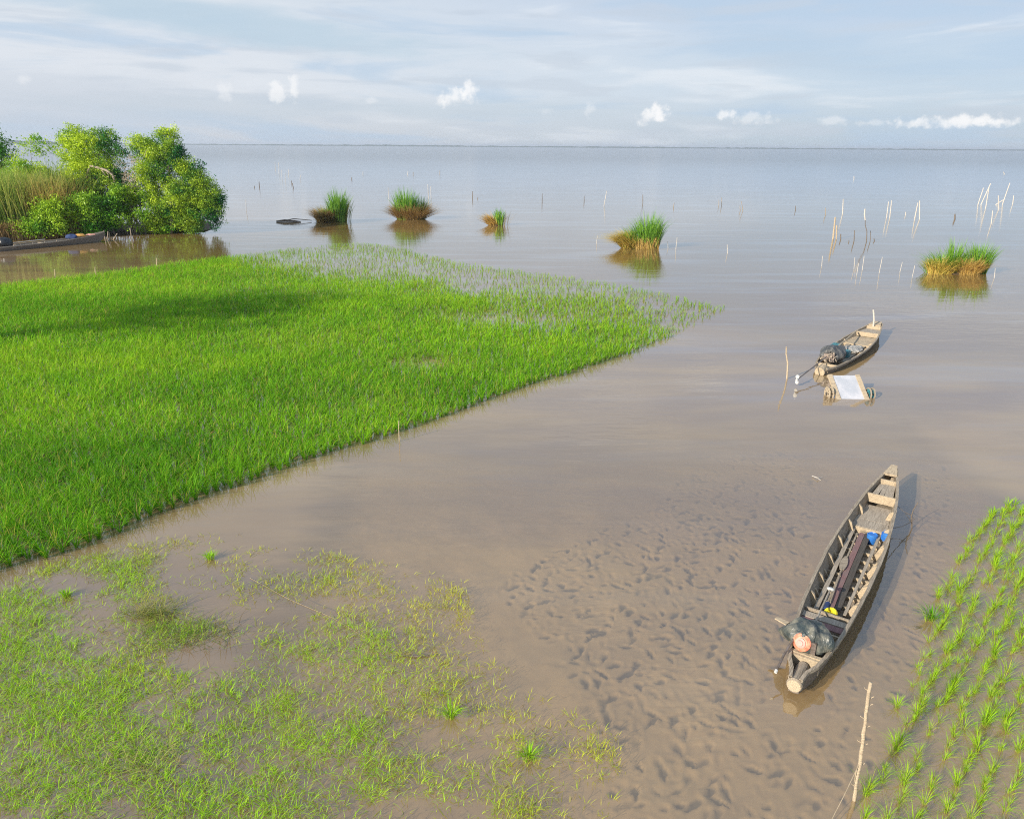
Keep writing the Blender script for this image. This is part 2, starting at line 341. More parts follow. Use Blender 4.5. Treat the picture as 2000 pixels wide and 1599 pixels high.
ff = n.math('MULTIPLY', ff, n.math('SUBTRACT', 1.0, geo.outputs['Backfacing']))
ms = n.new('ShaderNodeMixShader'); n.put(ms.inputs[0], ff); n.l.new(body.outputs[0], ms.inputs[1]); n.l.new(gl.outputs[0], ms.inputs[2]); n.l.new(ms.outputs[0], out.inputs[0])
FAR = 9000
tag(obj('water', [(-FAR, -60, 0), (FAR, -60, 0), (FAR, FAR, 0), (-FAR, FAR, 0)], [(0, 1, 2, 3)], M_WATER), kind='structure')
make_bed()
M_DEEP = plain('deep_mud', c4(.19, .13, .06), .9, scale=.5)
tag(obj('ground', [(-FAR, -60, -.75), (FAR, -60, -.75), (FAR, FAR, -.75), (-FAR, FAR, -.75)], [(0, 1, 2, 3)], M_DEEP), kind='structure')

# ---------------------------------------------------------------- blades
def blades(name, base, az, h, lean, curl, wid, col, segs, m, parent=None, tipcol=None, rootcol=None):
    N = len(base); rows = segs+1; ts = np.linspace(0, 1, rows)
    prof = {1: [1, .15], 2: [.8, 1, .08], 3: [.75, 1, .75, .06], 4: [.7, 1, .95, .6, .05]}[segs]
    dx, dy = np.cos(az), np.sin(az); tw = az + np.pi/2 + RNG.normal(0, .5, N); sx, sy = np.cos(tw), np.sin(tw)
    V = np.zeros((N, rows, 2, 3)); C = np.zeros((N, rows, 2, 3))
    for i, t_ in enumerate(ts):
        r = h*(lean*t_+curl*t_**2.2); z = h*(t_-.45*np.minimum(curl, 1.5)*t_**3)*np.sqrt(1/(1+lean**2))
        for k, s_ in enumerate((-1, 1)):
            V[:, i, k, 0] = base[:, 0]+dx*r+sx*wid*prof[i]*s_*.5; V[:, i, k, 1] = base[:, 1]+dy*r+sy*wid*prof[i]*s_*.5; V[:, i, k, 2] = base[:, 2]+z
            cc = col
            if rootcol is not None: cc = col*(min(1, t_*2.2)) + rootcol*(1-min(1, t_*2.2))
            if tipcol is not None: cc = cc*(1-t_**3) + tipcol*t_**3
            C[:, i, k, :] = cc
    b = (np.arange(N)*rows*2)[:, None, None]; i = (np.arange(segs)*2)[None, :, None]
    F = (b+i+np.array([0, 1, 3, 2])[None, None, :]).reshape(-1, 4)
    return obj(name, V.reshape(-1, 3), F, m, parent, cols=C.reshape(-1, 3))
def tufts(pos, n, hmean, spread=.05, lean=(.05, .45), curl=(.1, .8), wid=.012):
    """expand tuft positions (x,y,scale) into blade parameters"""
    k = len(pos); idx = np.repeat(np.arange(k), n); N = len(idx)
    az = RNG.uniform(0, 2*np.pi, N); off = RNG.uniform(0, spread, N)
    base = np.stack([pos[idx, 0]+np.cos(az)*off, pos[idx, 1]+np.sin(az)*off, np.full(N, -.01)], 1)
    h = hmean*pos[idx, 2]*RNG.uniform(.6, 1.1, N)
    return idx, base, az, h, RNG.uniform(*lean, N), RNG.uniform(*curl, N), np.full(N, wid)*RNG.uniform(.7, 1.2, N)
def visible(p, mpx=70, ztop=.6):
    d = np.stack([p[:, 0], p[:, 1], np.full(len(p), -CAM_H)], 1); cp, spn = math.cos(PITCH), math.sin(PITCH)
    yc = d[:, 1]*spn + d[:, 2]*cp; zc = d[:, 1]*cp - d[:, 2]*spn
    u = 1000+FPX*d[:, 0]/zc; v = 799.5-FPX*yc/zc
    return (zc > 1) & (u > -mpx-60) & (u < 2000+mpx+20) & (v < 1599+mpx+40)

# ---------------------------------------------------------------- the big rice field
FIELD = [G(*q).xy for q in [(-420, 1262), (0, 1122), (60, 1098), (130, 1078), (215, 1046), (300, 1010), (430, 962), (560, 913), (670, 878), (780, 845), (870, 812), (960, 779), (1060, 746), (1150, 716), (1230, 690), (1290, 668),
        (1350, 640), (1420, 604), (1330, 582), (1230, 561), (1120, 544), (1000, 529), (900, 514), (850, 503), (790, 487), (740, 479), (690, 477), (640, 480), (560, 488), (450, 503), (330, 520), (200, 538), (100, 549), (0, 560), (-300, 590)]]
EDGE_DIR = (G(960, 779).xy - G(130, 1078).xy).normalized()
def tone_at(p, spots):
    tt = np.zeros(len(p))
    for (u, v, ru, rv, k) in spots:
        cpt = G(u, v).xy; ex = (G(u+ru, v).xy-cpt); ey = (G(u, v-rv).xy-cpt)
        M_ = np.linalg.inv(np.array([[ex.x, ey.x], [ex.y, ey.y]])); q = (p-np.array(cpt)) @ M_.T
        tt += k*np.exp(-(q**2).sum(1)*1.1)
    return tt
def field_points():
    e = EDGE_DIR; q = Vector((-e.y, e.x)); o = G(0, 1122).xy; s1, s2 = .245, .215
    a, b = np.meshgrid(np.arange(-60, 300), np.arange(-140, 320)); a, b = a.ravel(), b.ravel()
    x = o.x + (a*s1)*e.x + b*s2*q.x; y = o.y + a*s1*e.y + b*s2*q.y
    x += RNG.normal(0, .03, len(x)); y += RNG.normal(0, .03, len(x))
    p = np.stack([x, y], 1); keep = visible(p) & inside(p+RNG.normal(0, .05, p.shape), FIELD); return p[keep]
fp = field_points()
fa, fb = G(640, 478).xy, G(1420, 604).xy; fd = (fb-fa).normalized(); fn = np.array([fd.y, -fd.x])
dist = (fp[:, 0]-fa.x)*fn[0] + (fp[:, 1]-fa.y)*fn[1]
if dist.mean() < 0: dist = -dist
along = (fp[:, 0]-fa.x)*fd.x+(fp[:, 1]-fa.y)*fd.y
nz = vnoise(fp[:, 0], fp[:, 1], 3.0, 2, 3); nzf = vnoise(fp[:, 0], fp[:, 1], .8, 3, 2)
dens = np.clip((dist + (nz-.5)*10)/12.5, 0, 1)
gap = np.clip(tone_at(fp, [(610, 665, 110, 26, .4), (830, 715, 90, 18, .7), (1000, 625, 150, 16, .7), (470, 665, 50, 20, .2), (700, 790, 120, 16, .45), (560, 512, 90, 14, .6), (800, 525, 170, 18, .7)])*(.4+1.2*nzf), 0, .9)
dens = dens*(1-gap*.8)
dens = np.where(dist < 1.2, np.maximum(dens, .28), dens)       # the rim row stands a little fuller
keep = RNG.random(len(fp)) < (.38+.62*np.clip(dens*1.3, 0, 1)); fp, dist, dens, nz, nzf = fp[keep], dist[keep], dens[keep], nz[keep], nzf[keep]
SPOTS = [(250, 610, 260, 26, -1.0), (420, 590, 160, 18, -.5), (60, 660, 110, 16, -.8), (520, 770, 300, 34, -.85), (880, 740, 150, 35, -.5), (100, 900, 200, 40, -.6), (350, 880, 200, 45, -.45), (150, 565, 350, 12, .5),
         (200, 715, 330, 30, .7), (100, 800, 140, 30, .75), (650, 680, 260, 26, .35), (330, 820, 80, 25, .3), (1050, 690, 120, 25, .3)]  # dark entries put tree-shade bands into the blade colour, bright ones only vary the green
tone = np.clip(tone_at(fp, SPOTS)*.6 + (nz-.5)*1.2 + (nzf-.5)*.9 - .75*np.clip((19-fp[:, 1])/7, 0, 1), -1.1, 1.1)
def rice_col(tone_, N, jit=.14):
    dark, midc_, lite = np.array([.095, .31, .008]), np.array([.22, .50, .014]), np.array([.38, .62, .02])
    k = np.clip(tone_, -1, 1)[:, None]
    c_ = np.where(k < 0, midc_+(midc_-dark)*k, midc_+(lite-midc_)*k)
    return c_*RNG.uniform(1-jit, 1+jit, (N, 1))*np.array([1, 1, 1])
tot = 0
size = (.42+.58*np.clip(dens*1.3, 0, 1))*(.84+.34*nzf)
size = size*(1+.20*np.clip((19-fp[:, 1])/5, 0, 1))
def rice_batch(sel, nb, segs, wid, spread, name):
    pos = np.stack([fp[sel, 0], fp[sel, 1], size[sel]*RNG.uniform(.85, 1.1, sel.sum())], 1)
    idx, base, az_, h_, ln, cu, wd = tufts(pos, nb, .42, spread*.85, (.02, .27), (.1, .85), wid*.9)
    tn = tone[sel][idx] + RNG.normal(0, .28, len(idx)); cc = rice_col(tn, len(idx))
    thin = dens[sel][idx]; cc = cc*(.35+.65*thin[:, None]) + np.array([.26, .38, .05])*(.65*(1-thin[:, None]))
    yel = RNG.random(len(idx)) < .07; cc[yel] = np.array([.46, .47, .06]); yel = RNG.random(len(idx)) < .02; cc[yel] = np.array([.42, .33, .12])
    return base, az_, h_, ln, cu, wd, cc, segs
rr = fp[:, 1]
sets = [(rr < 17, 32, 3, .0125, .05), ((rr >= 17) & (rr < 26), 21, 3, .016, .055), ((rr >= 26) & (rr < 36), 13, 2, .021, .055), (rr >= 36, 8, 2, .022, .055)]
V_, F_, C_, off_ = [], [], [], 0
_objf = obj
def obj(name, verts, faces, mat_, parent=None, cols=None, smooth=False):      # collect batches into one mesh while building stuff
    global off_
    if name == '__collect__': V_.append(verts); F_.append(faces+off_); C_.append(cols); off_ += len(verts); return None
    return _objf(name, verts, faces, mat_, parent, cols, smooth)
def flush(name, m, parent=None):
    global off_
    o = _objf(name, np.concatenate(V_), np.concatenate(F_), m, parent, np.concatenate(C_)); V_.clear(); F_.clear(); C_.clear(); off_ = 0
    return o
sets = [(a_ & m_, max(4, int(nb_*k_)), sg_, wd_*(.6+.4*k_), sp_*k_) for (a_, nb_, sg_, wd_, sp_) in sets for k_, m_ in ((1, dens >= .62), (.75, (dens < .62) & (dens >= .34)), (.5, dens < .34))]
for (sel, nb, segs, wid, spread) in sets:
    if sel.sum() == 0: continue
    base, az_, h_, ln, cu, wd, cc, sg = rice_batch(sel, nb, segs, wid, spread, 'x')
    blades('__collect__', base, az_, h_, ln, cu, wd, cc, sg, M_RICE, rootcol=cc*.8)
print('field tufts', len(fp), 'verts', off_)
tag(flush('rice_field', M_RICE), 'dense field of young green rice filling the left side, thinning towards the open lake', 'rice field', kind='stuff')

# ---------------------------------------------------------------- broadcast seedlings lower left
def seedlings():
    poly = [G(*q).xy for q in [(-260, 1230), (0, 1140), (120, 1092), (330, 1050), (440, 1040), (640, 1080), (900, 1130), (950, 1240), (1010, 1330), (1210, 1430), (1230, 1700), (-300, 1700)]]
    xs, ys = [p[0] for p in poly], [p[1] for p in poly]; n = 60000
    p = np.stack([RNG.uniform(min(xs), max(xs), n), RNG.uniform(min(ys), max(ys), n)], 1)
    p = p[inside(p, poly) & visible(p, 40)]
    leftness = tone_at(p, [(0, 1350, 620, 330, 1.0), (500, 1560, 560, 260, .7), (900, 1520, 330, 130, .35)])
    patch = tone_at(p, [(50, 1200, 110, 60, 1.2), (60, 1300, 100, 60, .9), (220, 1105, 110, 28, .7), (235, 1155, 60, 40, .8), (590, 1270, 130, 45, .9), (650, 1220, 60, 16, .9), (740, 1240, 70, 40, .8), (740, 1310, 90, 50, .7), (490, 1345, 120, 50, .6),
            (110, 1460, 160, 70, .7), (60, 1560, 130, 60, .9), (390, 1570, 130, 40, .7), (600, 1540, 90, 50, .5), (700, 1440, 60, 80, .5), (200, 1400, 120, 60, .7), (520, 1130, 220, 26, .45), (640, 1110, 60, 40, .4), (330, 1235, 130, 26, .9), (880, 1340, 70, 50, .45), (560, 1440, 160, 60, .4)])
    hole = tone_at(p, [(170, 1135, 70, 20, .8), (210, 1200, 60, 28, .6), (380, 1130, 60, 50, .8), (480, 1200, 110, 20, .7), (350, 1300, 120, 40, .4), (620, 1480, 60, 40, .5), (720, 1190, 60, 30, .5), (440, 1290, 60, 30, .3)])
    nz1 = vnoise(p[:, 0], p[:, 1], .55, 6, 3); nz2 = vnoise(p[:, 0], p[:, 1], 1.7, 8, 2)
    dn = .06 + .46*leftness + .55*patch - .55*hole + (nz1-.5)*2.6*(.35+.4*leftness) + (nz2-.5)*.7
    keep = RNG.random(len(p)) < np.clip(dn, .0, 1)*.46 + .018; p, dn, leftness, patch = p[keep], dn[keep], leftness[keep], patch[keep]
    sz = RNG.uniform(.55, 1.1, len(p))*(.75+.35*np.clip(dn, 0, 1.2)); pos = np.stack([p[:, 0], p[:, 1], sz], 1)
    idx, base, az_, h_, ln, cu, wd = tufts(pos, 4, .14, .05, (.05, .8), (.1, 1.2), .0065)
    g = np.clip(.15+.55*leftness+.5*patch, 0, 1)[idx]+RNG.normal(0, .22, len(idx)); g = np.clip(g, 0, 1)[:, None]
    cc = np.array([.60, .57, .05])*(1-g)+np.array([.34, .62, .025])*g; cc *= RNG.uniform(.8, 1.25, (len(idx), 1))
    br = RNG.random(len(idx)) < .14; cc[br] = np.array([.34, .27, .10])*RNG.uniform(.6, 1.1, (br.sum(), 1))
    print('seedlings', len(idx))
    blades('__collect__', base, az_, h_, ln, cu, wd, cc, 3, M_RICE)
    # limp leaves floating flat on the water
    k = RNG.random(len(p)) < .5; q = p[k]+RNG.normal(0, .06, (k.sum(), 2)); N = len(q)
    gg = np.clip(.5*leftness[k]+.3*patch[k]+RNG.normal(0, .2, N), 0, 1)[:, None]
    cc = np.array([.40, .35, .07])*(1-gg)+np.array([.2, .33, .03])*gg
    blades('__collect__', np.stack([q[:, 0], q[:, 1], np.full(N, .004)], 1), RNG.uniform(0, 6.28, N), np.full(N, .02), RNG.uniform(2, 7, N), RNG.uniform(-1, 1, N), np.full(N, .007), cc, 2, M_RICE)
    return flush('seedlings', M_RICE)
tag(seedlings(), 'patchy yellow-green rice seedlings half drowned in brown water in the lower left', 'seedlings', kind='stuff')

# ---------------------------------------------------------------- single rice tufts
def tuft_mesh(name, nb, h, seed_tone, wid=.011, spread=.045, yel=.1, lean=(.0, .26), curl=(.05, 1.0)):
    pos = np.array([[0, 0, 1.0]]); idx, base, az_, h_, ln, cu, wd = tufts(pos, nb, h, spread, lean, curl, wid)
    cc = rice_col(seed_tone+RNG.normal(0, .3, nb), nb); y = RNG.random(nb) < yel; cc[y] = np.array([.45, .5, .05])
    return blades(name, base, az_, h_, ln, cu, wd, cc, 4, M_RICE, rootcol=np.array([.42, .42, .08]))
protos = [tuft_mesh('rice_tuft', random.choice([30, 46, 60, 80]), .25+.10*random.random(), .5+.5*random.random(), .0065, .05) for i in range(8)]
RP = [G(*q).xy for q in [(1640, 1640), (1664, 1583), (1716, 1504), (1724, 1450), (1766, 1344), (1799, 1278), (1805, 1204), (1832, 1162), (1844, 1105), (1872, 1064), (1925, 1014), (1990, 970), (2120, 940), (2120, 1700), (1640, 1700)]]
e = (G(1990, 975).xy-G(1800, 1230).xy).normalized(); e = Vector((e.x*.97-e.y*.05, e.y)).normalized(); q_ = Vector((e.y, -e.x)); o_ = G(1700, 1560).xy
cand = []
for a in range(-10, 60):
    for b in range(-14, 40):
        s1, s2 = .165, .235
        x = o_.x+a*s1*e.x+b*s2*q_.x+random.gauss(0, .035); y = o_.y+a*s1*e.y+b*s2*q_.y+random.gauss(0, .035)
        pt = np.array([[x, y]])
        if not visible(pt, 10)[0] or not inside(pt, RP)[0]: continue
        dens_r = vnoise(np.array([x]), np.array([y]), .9, 12, 2)[0]
        if random.random() < (.08 if dens_r > .42 else .34): continue
        cand.append((x, y))
cand.sort(key=lambda c_: c_[1]); rest = np.array([(x_, y_, random.uniform(.45, .92)) for x_, y_ in cand[290:]]).reshape(-1, 3); cand = cand[:290]
print('right tufts', len(cand))
used = set()
if len(rest):
    idx, base, az_, h_, ln, cu, wd = tufts(rest, 34, .30, .045, (.0, .26), (.05, 1.0), .009); cc = rice_col(.7+RNG.normal(0, .3, len(idx)), len(idx))
    tag(blades('rice_tufts', base, az_, h_, ln, cu, wd, cc, 3, M_RICE, rootcol=np.array([.42, .42, .08])), 'farther end of the planted rice rows at the right edge', 'rice plants', kind='stuff')
for i, (x, y) in enumerate(cand):
    k = random.randrange(8)
    if k not in used: t_ = protos[k]; used.add(k)
    else: t_ = protos[k].copy(); COL.objects.link(t_)
    t_.location = (x, y, 0); t_.rotation_euler = (random.gauss(0, .06), random.gauss(0, .06), random.uniform(0, 6.28)); s_ = random.uniform(.45, .92)
    t_.scale = (s_*1.05, s_*1.05, s_)
    tag(t_, 'yellow-green rice tuft standing in shallow brown water in the right-hand planted rows', 'rice plant', 'rice tufts planted in rows at the lower right')
for (u, v, s_, lab) in [(410, 1092, .8, 'single bright green tuft alone in open water below the field corner'), (880, 1400, 1.05, 'bright green tuft right of the seedlings, biggest on its own'),
        (1032, 1480, .8, 'small bright green tuft at the right fringe of the yellow seedlings'), (129, 1165, .7, 'small green tuft in the pale gap near the lower left corner of the field'),
        (1820, 1212, 1.25, 'dark blue-green tuft at the left rim of the right-hand rows')]:
    dk = lab.startswith('dark')
    t_ = tuft_mesh('grass_tuft', 60, .26*s_, -.9 if dk else .45, spread=.07, yel=0 if dk else .05); t_.location = G(u, v); tag(t_, lab, 'grass tuft')

# dead brush among the seedlings
def brush(name, u, v, wid_m, hm, n_, label, cA, cB, lean=(.3, 1.6)):
    c0 = G(u, v); ang = RNG.uniform(-.5, .5, n_)
    nc = lambda sd: np.clip(RNG.normal(0, sd, n_), -1.5*sd, 1.5*sd)
    b = np.stack([c0.x+nc(wid_m*.35), c0.y+nc(wid_m*.16), np.zeros(n_)], 1)
    mixv = RNG.random((n_, 1)); cc = np.array(cA)*mixv+np.array(cB)*(1-mixv)
    o = blades(name, b, RNG.uniform(0, 6.28, n_), RNG.uniform(.5, 1.1, n_)*hm, RNG.uniform(*lean, n_), RNG.uniform(.1, .8, n_), np.full(n_, .008), cc, 3, M_REED)
    return tag(o, label, 'weed clump')
brush('weed_clump', 300, 1200, .55, .30, 260, 'straw-coloured clump of grass leaning up out of the water left of the dark brush', (.35, .30, .09), (.2, .27, .05))
brush('weed_clump', 365, 1240, 1.3, .26, 230, 'grey-green tangle of drowned weeds with dead dark stems', (.22, .32, .07), (.18, .13, .06))
brush('weed_clump', 280, 1490, .8, .20, 150, 'pale straw tangle low among the bottom left seedlings', (.42, .36, .14), (.28, .38, .07))

# ---------------------------------------------------------------- reed islets
def reeds(parent, name, boxes, m=M_REED, wid=.05, segs=3):
    for (cx, cy, rx, ry, n_, h0, h1, lean, curl, ca, cb, azm) in boxes:
        a = RNG.uniform(0, 6.28, n_); r = np.sqrt(RNG.random(n_)); bx, by = np.cos(a)*r, np.sin(a)*r
        b = np.stack([cx+bx*rx, cy+by*ry, np.zeros(n_)-.02], 1)
        k = RNG.random((n_, 1)); cc = (np.array(ca)*k+np.array(cb)*(1-k))*RNG.uniform(.75, 1.2, (n_, 1))
        h_ = 1.14*RNG.uniform(h0, h1, n_)*(1-.25*r**2)
        azz = np.arctan2(by, bx)+RNG.normal(0, .7, n_) if azm is None else RNG.normal(azm, .6, n_)
        blades('__collect__', b, azz, h_, RNG.uniform(*lean, n_)*(.5+r*.8), RNG.uniform(*curl, n_), np.full(n_, wid)*RNG.uniform(.6, 1.2, n_), cc, segs, m, rootcol=cc*.75+np.array([.08, .06, .02]))
    return flush(name, m, parent)
GR1, GR2, BR1, BR2, GO1, GO2 = (.08, .25, .03), (.27, .48, .05), (.38, .25, .09), (.56, .39, .15), (.82, .58, .16), (.60, .56, .11)
PI = math.pi
def mudbase(parent, rx, ry, h, cx=0, cy=0):
    vs, fs = [], []; n_ = 22
    for i, (k, z) in enumerate([(.8, -.1), (.78, .03), (.6, h*.5), (.3, h*.7), (.02, h*.75)]):
        for j in range(n_):
            a = 2*PI*j/n_; rr_ = k*(1+.12*math.sin(3*a+1)+random.uniform(-.06, .06)); vs.append((cx+rx*rr_*math.cos(a), cy+ry*rr_*math.sin(a), z))
        if i: fs += [((i-1)*n_+j, (i-1)*n_+(j+1) % n_, i*n_+(j+1) % n_, i*n_+j) for j in range(n_)]
    return obj('root_mass', vs, fs, M_ROOT, parent)
M_ROOT = plain('root_mud', c4(.10, .07, .04), .95, scale=6, c2=c4(.05, .035, .02))
i1 = empty('reed_islet', G(645, 433), label='leftmost reed islet, tall green reeds at right and a brown thatch sloping down left', cat='reed islet', group='reed islets in the lake')
mudbase(i1, 1.65, .7, .3)
reeds(i1, 'green_reeds', [(.85, 0, .75, .6, 520, 1.9, 3.2, (.0, .14), (0, .3), GR1, GR2, None), (0, 0, .8, .6, 260, .9, 1.9, (.0, .3), (.1, .6), GR1, GR2, PI), (1.7, 0, .3, .4, 26, 1.4, 2.7, (.05, .2), (0, .3), GR1, BR1, 0)])
reeds(i1, 'dead_thatch', [(-.35, -.1, .85, .5, 1100, .7, 1.9, (.0, .45), (.2, 1.0), BR1, BR2, None), (.5, -.3, .8, .4, 380, .6, 1.7, (.1, .5), (.5, 1.6), BR1, (.2, .27, .06), PI), (-1.0, 0, .3, .3, 120, .2, .6, (.2, 1), (.2, 1), BR1, GR1, None)])
i2 = empty('reed_islet', G(803, 428), label='second reed islet from left, wide brown canopy flaring over a narrow base', cat='reed islet', group='reed islets in the lake')
mudbase(i2, 1.3, .7, .3)
reeds(i2, 'green_reeds', [(-.5, 0, .95, .6, 520, 1.8, 3.2, (.0, .2), (0, .3), GR1, GR2, None), (.7, 0, .8, .5, 320, 1.4, 2.5, (.0, .25), (0, .3), GR1, (.05, .13, .05), None)])
reeds(i2, 'dead_thatch', [(0, 0, 1.3, .6, 1700, 1.1, 2.0, (.05, .75), (.0, .9), BR1, BR2, None), (.8, 0, .5, .4, 260, 1.3, 2.1, (.4, 1.1), (0, .5), BR1, BR2, 0), (-.8, 0, .5, .4, 260, 1.2, 1.9, (.4, 1.0), (0, .5), BR1, BR2, PI)], wid=.045)
i3 = empty('reed_islet', G(970, 440), label='smallest reed islet, golden straw leaning left and thin bare stems at right', cat='reed islet', group='reed islets in the lake')
mudbase(i3, .6, .35, .15)
reeds(i3, 'green_reeds', [(.25, 0, .35, .25, 170, 1.0, 1.75, (.0, .15), (0, .3), GR1, GR2, None)])
reeds(i3, 'dead_thatch', [(-.25, 0, .5, .3, 520, .5, 1.45, (.2, .9), (.1, .6), GO1, BR2, PI)])
reeds(i3, 'bare_stems', [(.8, 0, .35, .3, 26, .8, 1.7, (.02, .35), (0, .5), (.25, .25, .15), BR1, 0)], wid=.028)
i4 = empty('reed_islet', G(1240, 485), label='golden reed islet in mid lake, green reeds at right, straw fanning left', cat='reed islet', group='reed islets in the lake')
mudbase(i4, 1.3, .5, .15, cx=.25)
reeds(i4, 'green_reeds', [(1.0, 0, .75, .5, 620, 1.5, 2.75, (.0, .2), (0, .4), GR1, GR2, None), (.2, 0, .8, .5, 340, 1.1, 1.9, (.0, .4), (.1, .5), GR1, GR2, PI)], wid=.042)
reeds(i4, 'dead_thatch', [(-.25, 0, .75, .45, 1100, .9, 1.8, (.1, .75), (.2, 1.1), GO1, GO2, PI), (.7, -.3, 1.0, .25, 420, .6, 1.1, (0, .15), (0, .3), GO1, BR2, None)], wid=.042)
i5 = empty('reed_islet', G(1862, 533), label='rightmost reed islet, two green crests over golden thatch mounds', cat='reed islet', group='reed islets in the lake')
mudbase(i5, 1.75, .6, .25)
reeds(i5, 'green_reeds', [(-.4, 0, .9, .45, 520, 1.0, 1.7, (.0, .5), (.1, .6), GR2, (.09, .25, .02), None), (-.1, 0, .3, .3, 110, 1.5, 2.3, (0, .15), (0, .3), GR1, GR2, None), (-1.1, 0, .6, .4, 160, .6, 1.1, (.1, .7), (.1, .7), GR2, GR1, PI),
        (1.45, 0, .45, .45, 380, 1.3, 2.0, (.0, .3), (0, .4), GR1, GR2, None), (.7, 0, .5, .4, 120, .8, 1.3, (0, .4), (0, .4), GR1, GR2, None)], wid=.036)
reeds(i5, 'dead_thatch', [(-.9, -.25, .75, .35, 1200, .6, 1.15, (.0, .4), (.1, .8), GO1, GO2, None), (.7, -.3, .75, .35, 1300, .6, 1.25, (.0, .4), (.1, .8), GO1, BR2, None)], wid=.036)
d = MB(); c0 = G(540, 434); c1 = G(608, 433)
d.tube([c0+Vector((0, 0, .08)), c0+Vector((.8, 0, .16)), c0+Vector((1.7, .1, .1)), c0+Vector((2.3, 0, .05))], [.07, .12, .1, .05], 7, jit=.2)
d.tube([c0+Vector((.4, .1, .1)), c0+Vector((1.6, .3, .3)), c1+Vector((0, .2, .1))], [.03, .04, .03], 5)
tag(d.build('driftwood', M_STUMP), 'dark driftwood log floating left of the leftmost reed islet', 'driftwood')

# ---------------------------------------------------------------- stakes
def stake(u0, v0, u1, v1, px, label, m=M_PALE, group=None, name='stake', bend=0.0, cat='stake'):
    b = G(u0, v0); y = b.y; tpt = P(u1, v1, y + 0.0); s_ = b.length/FPX; r = max(px*s_/2*.68, .010)
    d_ = tpt-b; mid_ = b+d_*.5+Vector((bend*d_.length, 0, 0))
    e_ = empty(name, b) if False else None
    mb = MB(); pts = [b-Vector((0, 0, .15))-b+b-b, mid_-b, tpt-b]
    pts = [Vector((-d_.x*.05, 0, -.12)), d_*.25+Vector((bend*d_.length*.6, 0, 0)), mid_-b, d_*.78+Vector((-bend*d_.length*.3, 0, 0)), d_]
    mb.tube(pts, [r, r*.98, r*.92, r*.85, r*.8], 7, jit=.1)
    o = mb.build(name, m); o.location = b
    return tag(o, label, cat, group)
S = stake
S(1645.8, 418, 1647, 389, 2.6, 'straight white stake left of the broken beige stump, farther out')
o = S(1627, 467, 1631.5, 424, 4.5, 'thick broken beige stump with two legs, left of the kinked grey pole', M_TAN, name='stump', cat='stump')
mb = MB(); mb.tube([(.28, 0, -.1), (.2, 0, .6), (.14, 0, 1.1)], [.05, .06, .05], 7); pr = mb.build('stump_leg', M_TAN, o)
o = S(1692, 473, 1690, 430, 2.2, 'tall kinked pole with dark foot and white top', M_STUMP, name='pole', bend=.05, cat='pole')
b_ = G(1692, 473); mb = MB(); mb.tube([P(1690, 430, b_.y)-b_, P(1688.5, 420, b_.y)-b_, P(1689.5, 408, b_.y)-b_], [.045, .05, .045], 7); mb.build('bleached_top', M_PALE, o)
S(1731.6, 425.7, 1735.6, 394, 2.4, 'left white stake of the close pair right of the kinked pole', group='paired white stakes'); S(1737.8, 425.7, 1741.5, 391.6, 2.4, 'right white stake of the close pair right of the kinked pole', group='paired white stakes')
S(1786.6, 427, 1792.8, 396, 2.8, 'leaning white stake meeting an upright one above the rightmost reed islet'); S(1796, 429, 1796, 392, 2.8, 'upright white stake touched by a leaning one above the rightmost reed islet')
S(1936, 438, 1939, 411.4, 2.2, 'lone white stake just behind the right end of the rightmost reed islet')
gp = 'leaning white poles at the far right'
S(1910, 400, 1921, 367, 2.3, 'leftmost of three pale poles leaning right near the right edge', group=gp); S(1916, 400, 1935, 358.6, 2.3, 'longest of three pale poles leaning right near the right edge', group=gp); S(1925, 407, 1932, 365, 2.3, 'steepest of three pale poles leaning right near the right edge', group=gp)
S(1950, 411, 1950, 382, 2.2, 'upright pale pole crossed by a slanting beam near the right edge'); S(1958, 399, 1972.5, 357.5, 2.2, 'long pale pole leaning right behind the crossed upright, far right'); S(1944, 400, 1963, 389, 2.4, 'short slanting pale beam across the upright pole, far right'); S(1978, 399, 1980, 382, 2.0, 'faint short pole nearest the right edge of the lake')
S(1768.5, 421, 1769, 414, 2, 'tiny pale stub between the two stake pairs'); S(1865, 429, 1865, 418, 3.4, 'short reddish stub behind the rightmost reed islet', M_STUMP); S(1612.5, 420, 1612, 406, 2, 'thin dark-footed stub left of the straight white stake', M_GREY)
S(1642, 468, 1642, 457, 2.6, 'stubby dark stake just right of the broken beige stump', M_STUMP); S(1668, 471, 1669, 450, 2.2, 'dark slim stake left of the kinked pole', M_STUMP); S(1699.7, 471, 1700.4, 451, 1.6, 'dark thin stake just right of the kinked pole', M_STUMP); S(1708, 471, 1707, 466, 2.2, 'tiny dark stub farthest right beside the kinked pole', M_STUMP); S(1658, 473, 1658, 469, 2.0, 'tiny dark stub between the beige stump and the kinked pole', M_STUMP)
S(1668, 351, 1668, 344, 1.8, 'distant pale stub far out above the white stakes'); S(1962, 341, 1960, 336, 1.8, 'most distant pale stub at far right')
gq = 'thin white sticks in the near lake'
NS = 'thin white stick leaning in the water between the broken stump and the rightmost islet'
for a in [(1605, 520, 1606.5, 500), (1668, 526, 1669.5, 503), (1673.5, 536, 1677, 514), (1684, 528, 1688, 500), (1717, 534, 1723.5, 502), (1757.5, 532, 1762.5, 512), (1782, 540, 1787, 518)]: S(*a, 1.5, NS, group=gq)
S(1942, 543, 1944, 524, 1.5, 'thin pale stick right of the rightmost reed islet')
S(1179.6, 402.6, 1185, 373, 1.8, 'thin white stake leaning right above the golden mid-lake islet'); S(1141, 394, 1141, 383, 1.8, 'small dark stub left of the thin leaning white stake', M_STUMP); S(1255.5, 397, 1255.5, 380, 1.8, 'small dark stub directly above the golden islet', M_STUMP); S(1315, 405, 1317, 396, 1.8, 'faint short stick right of the golden islet top', M_GREY)
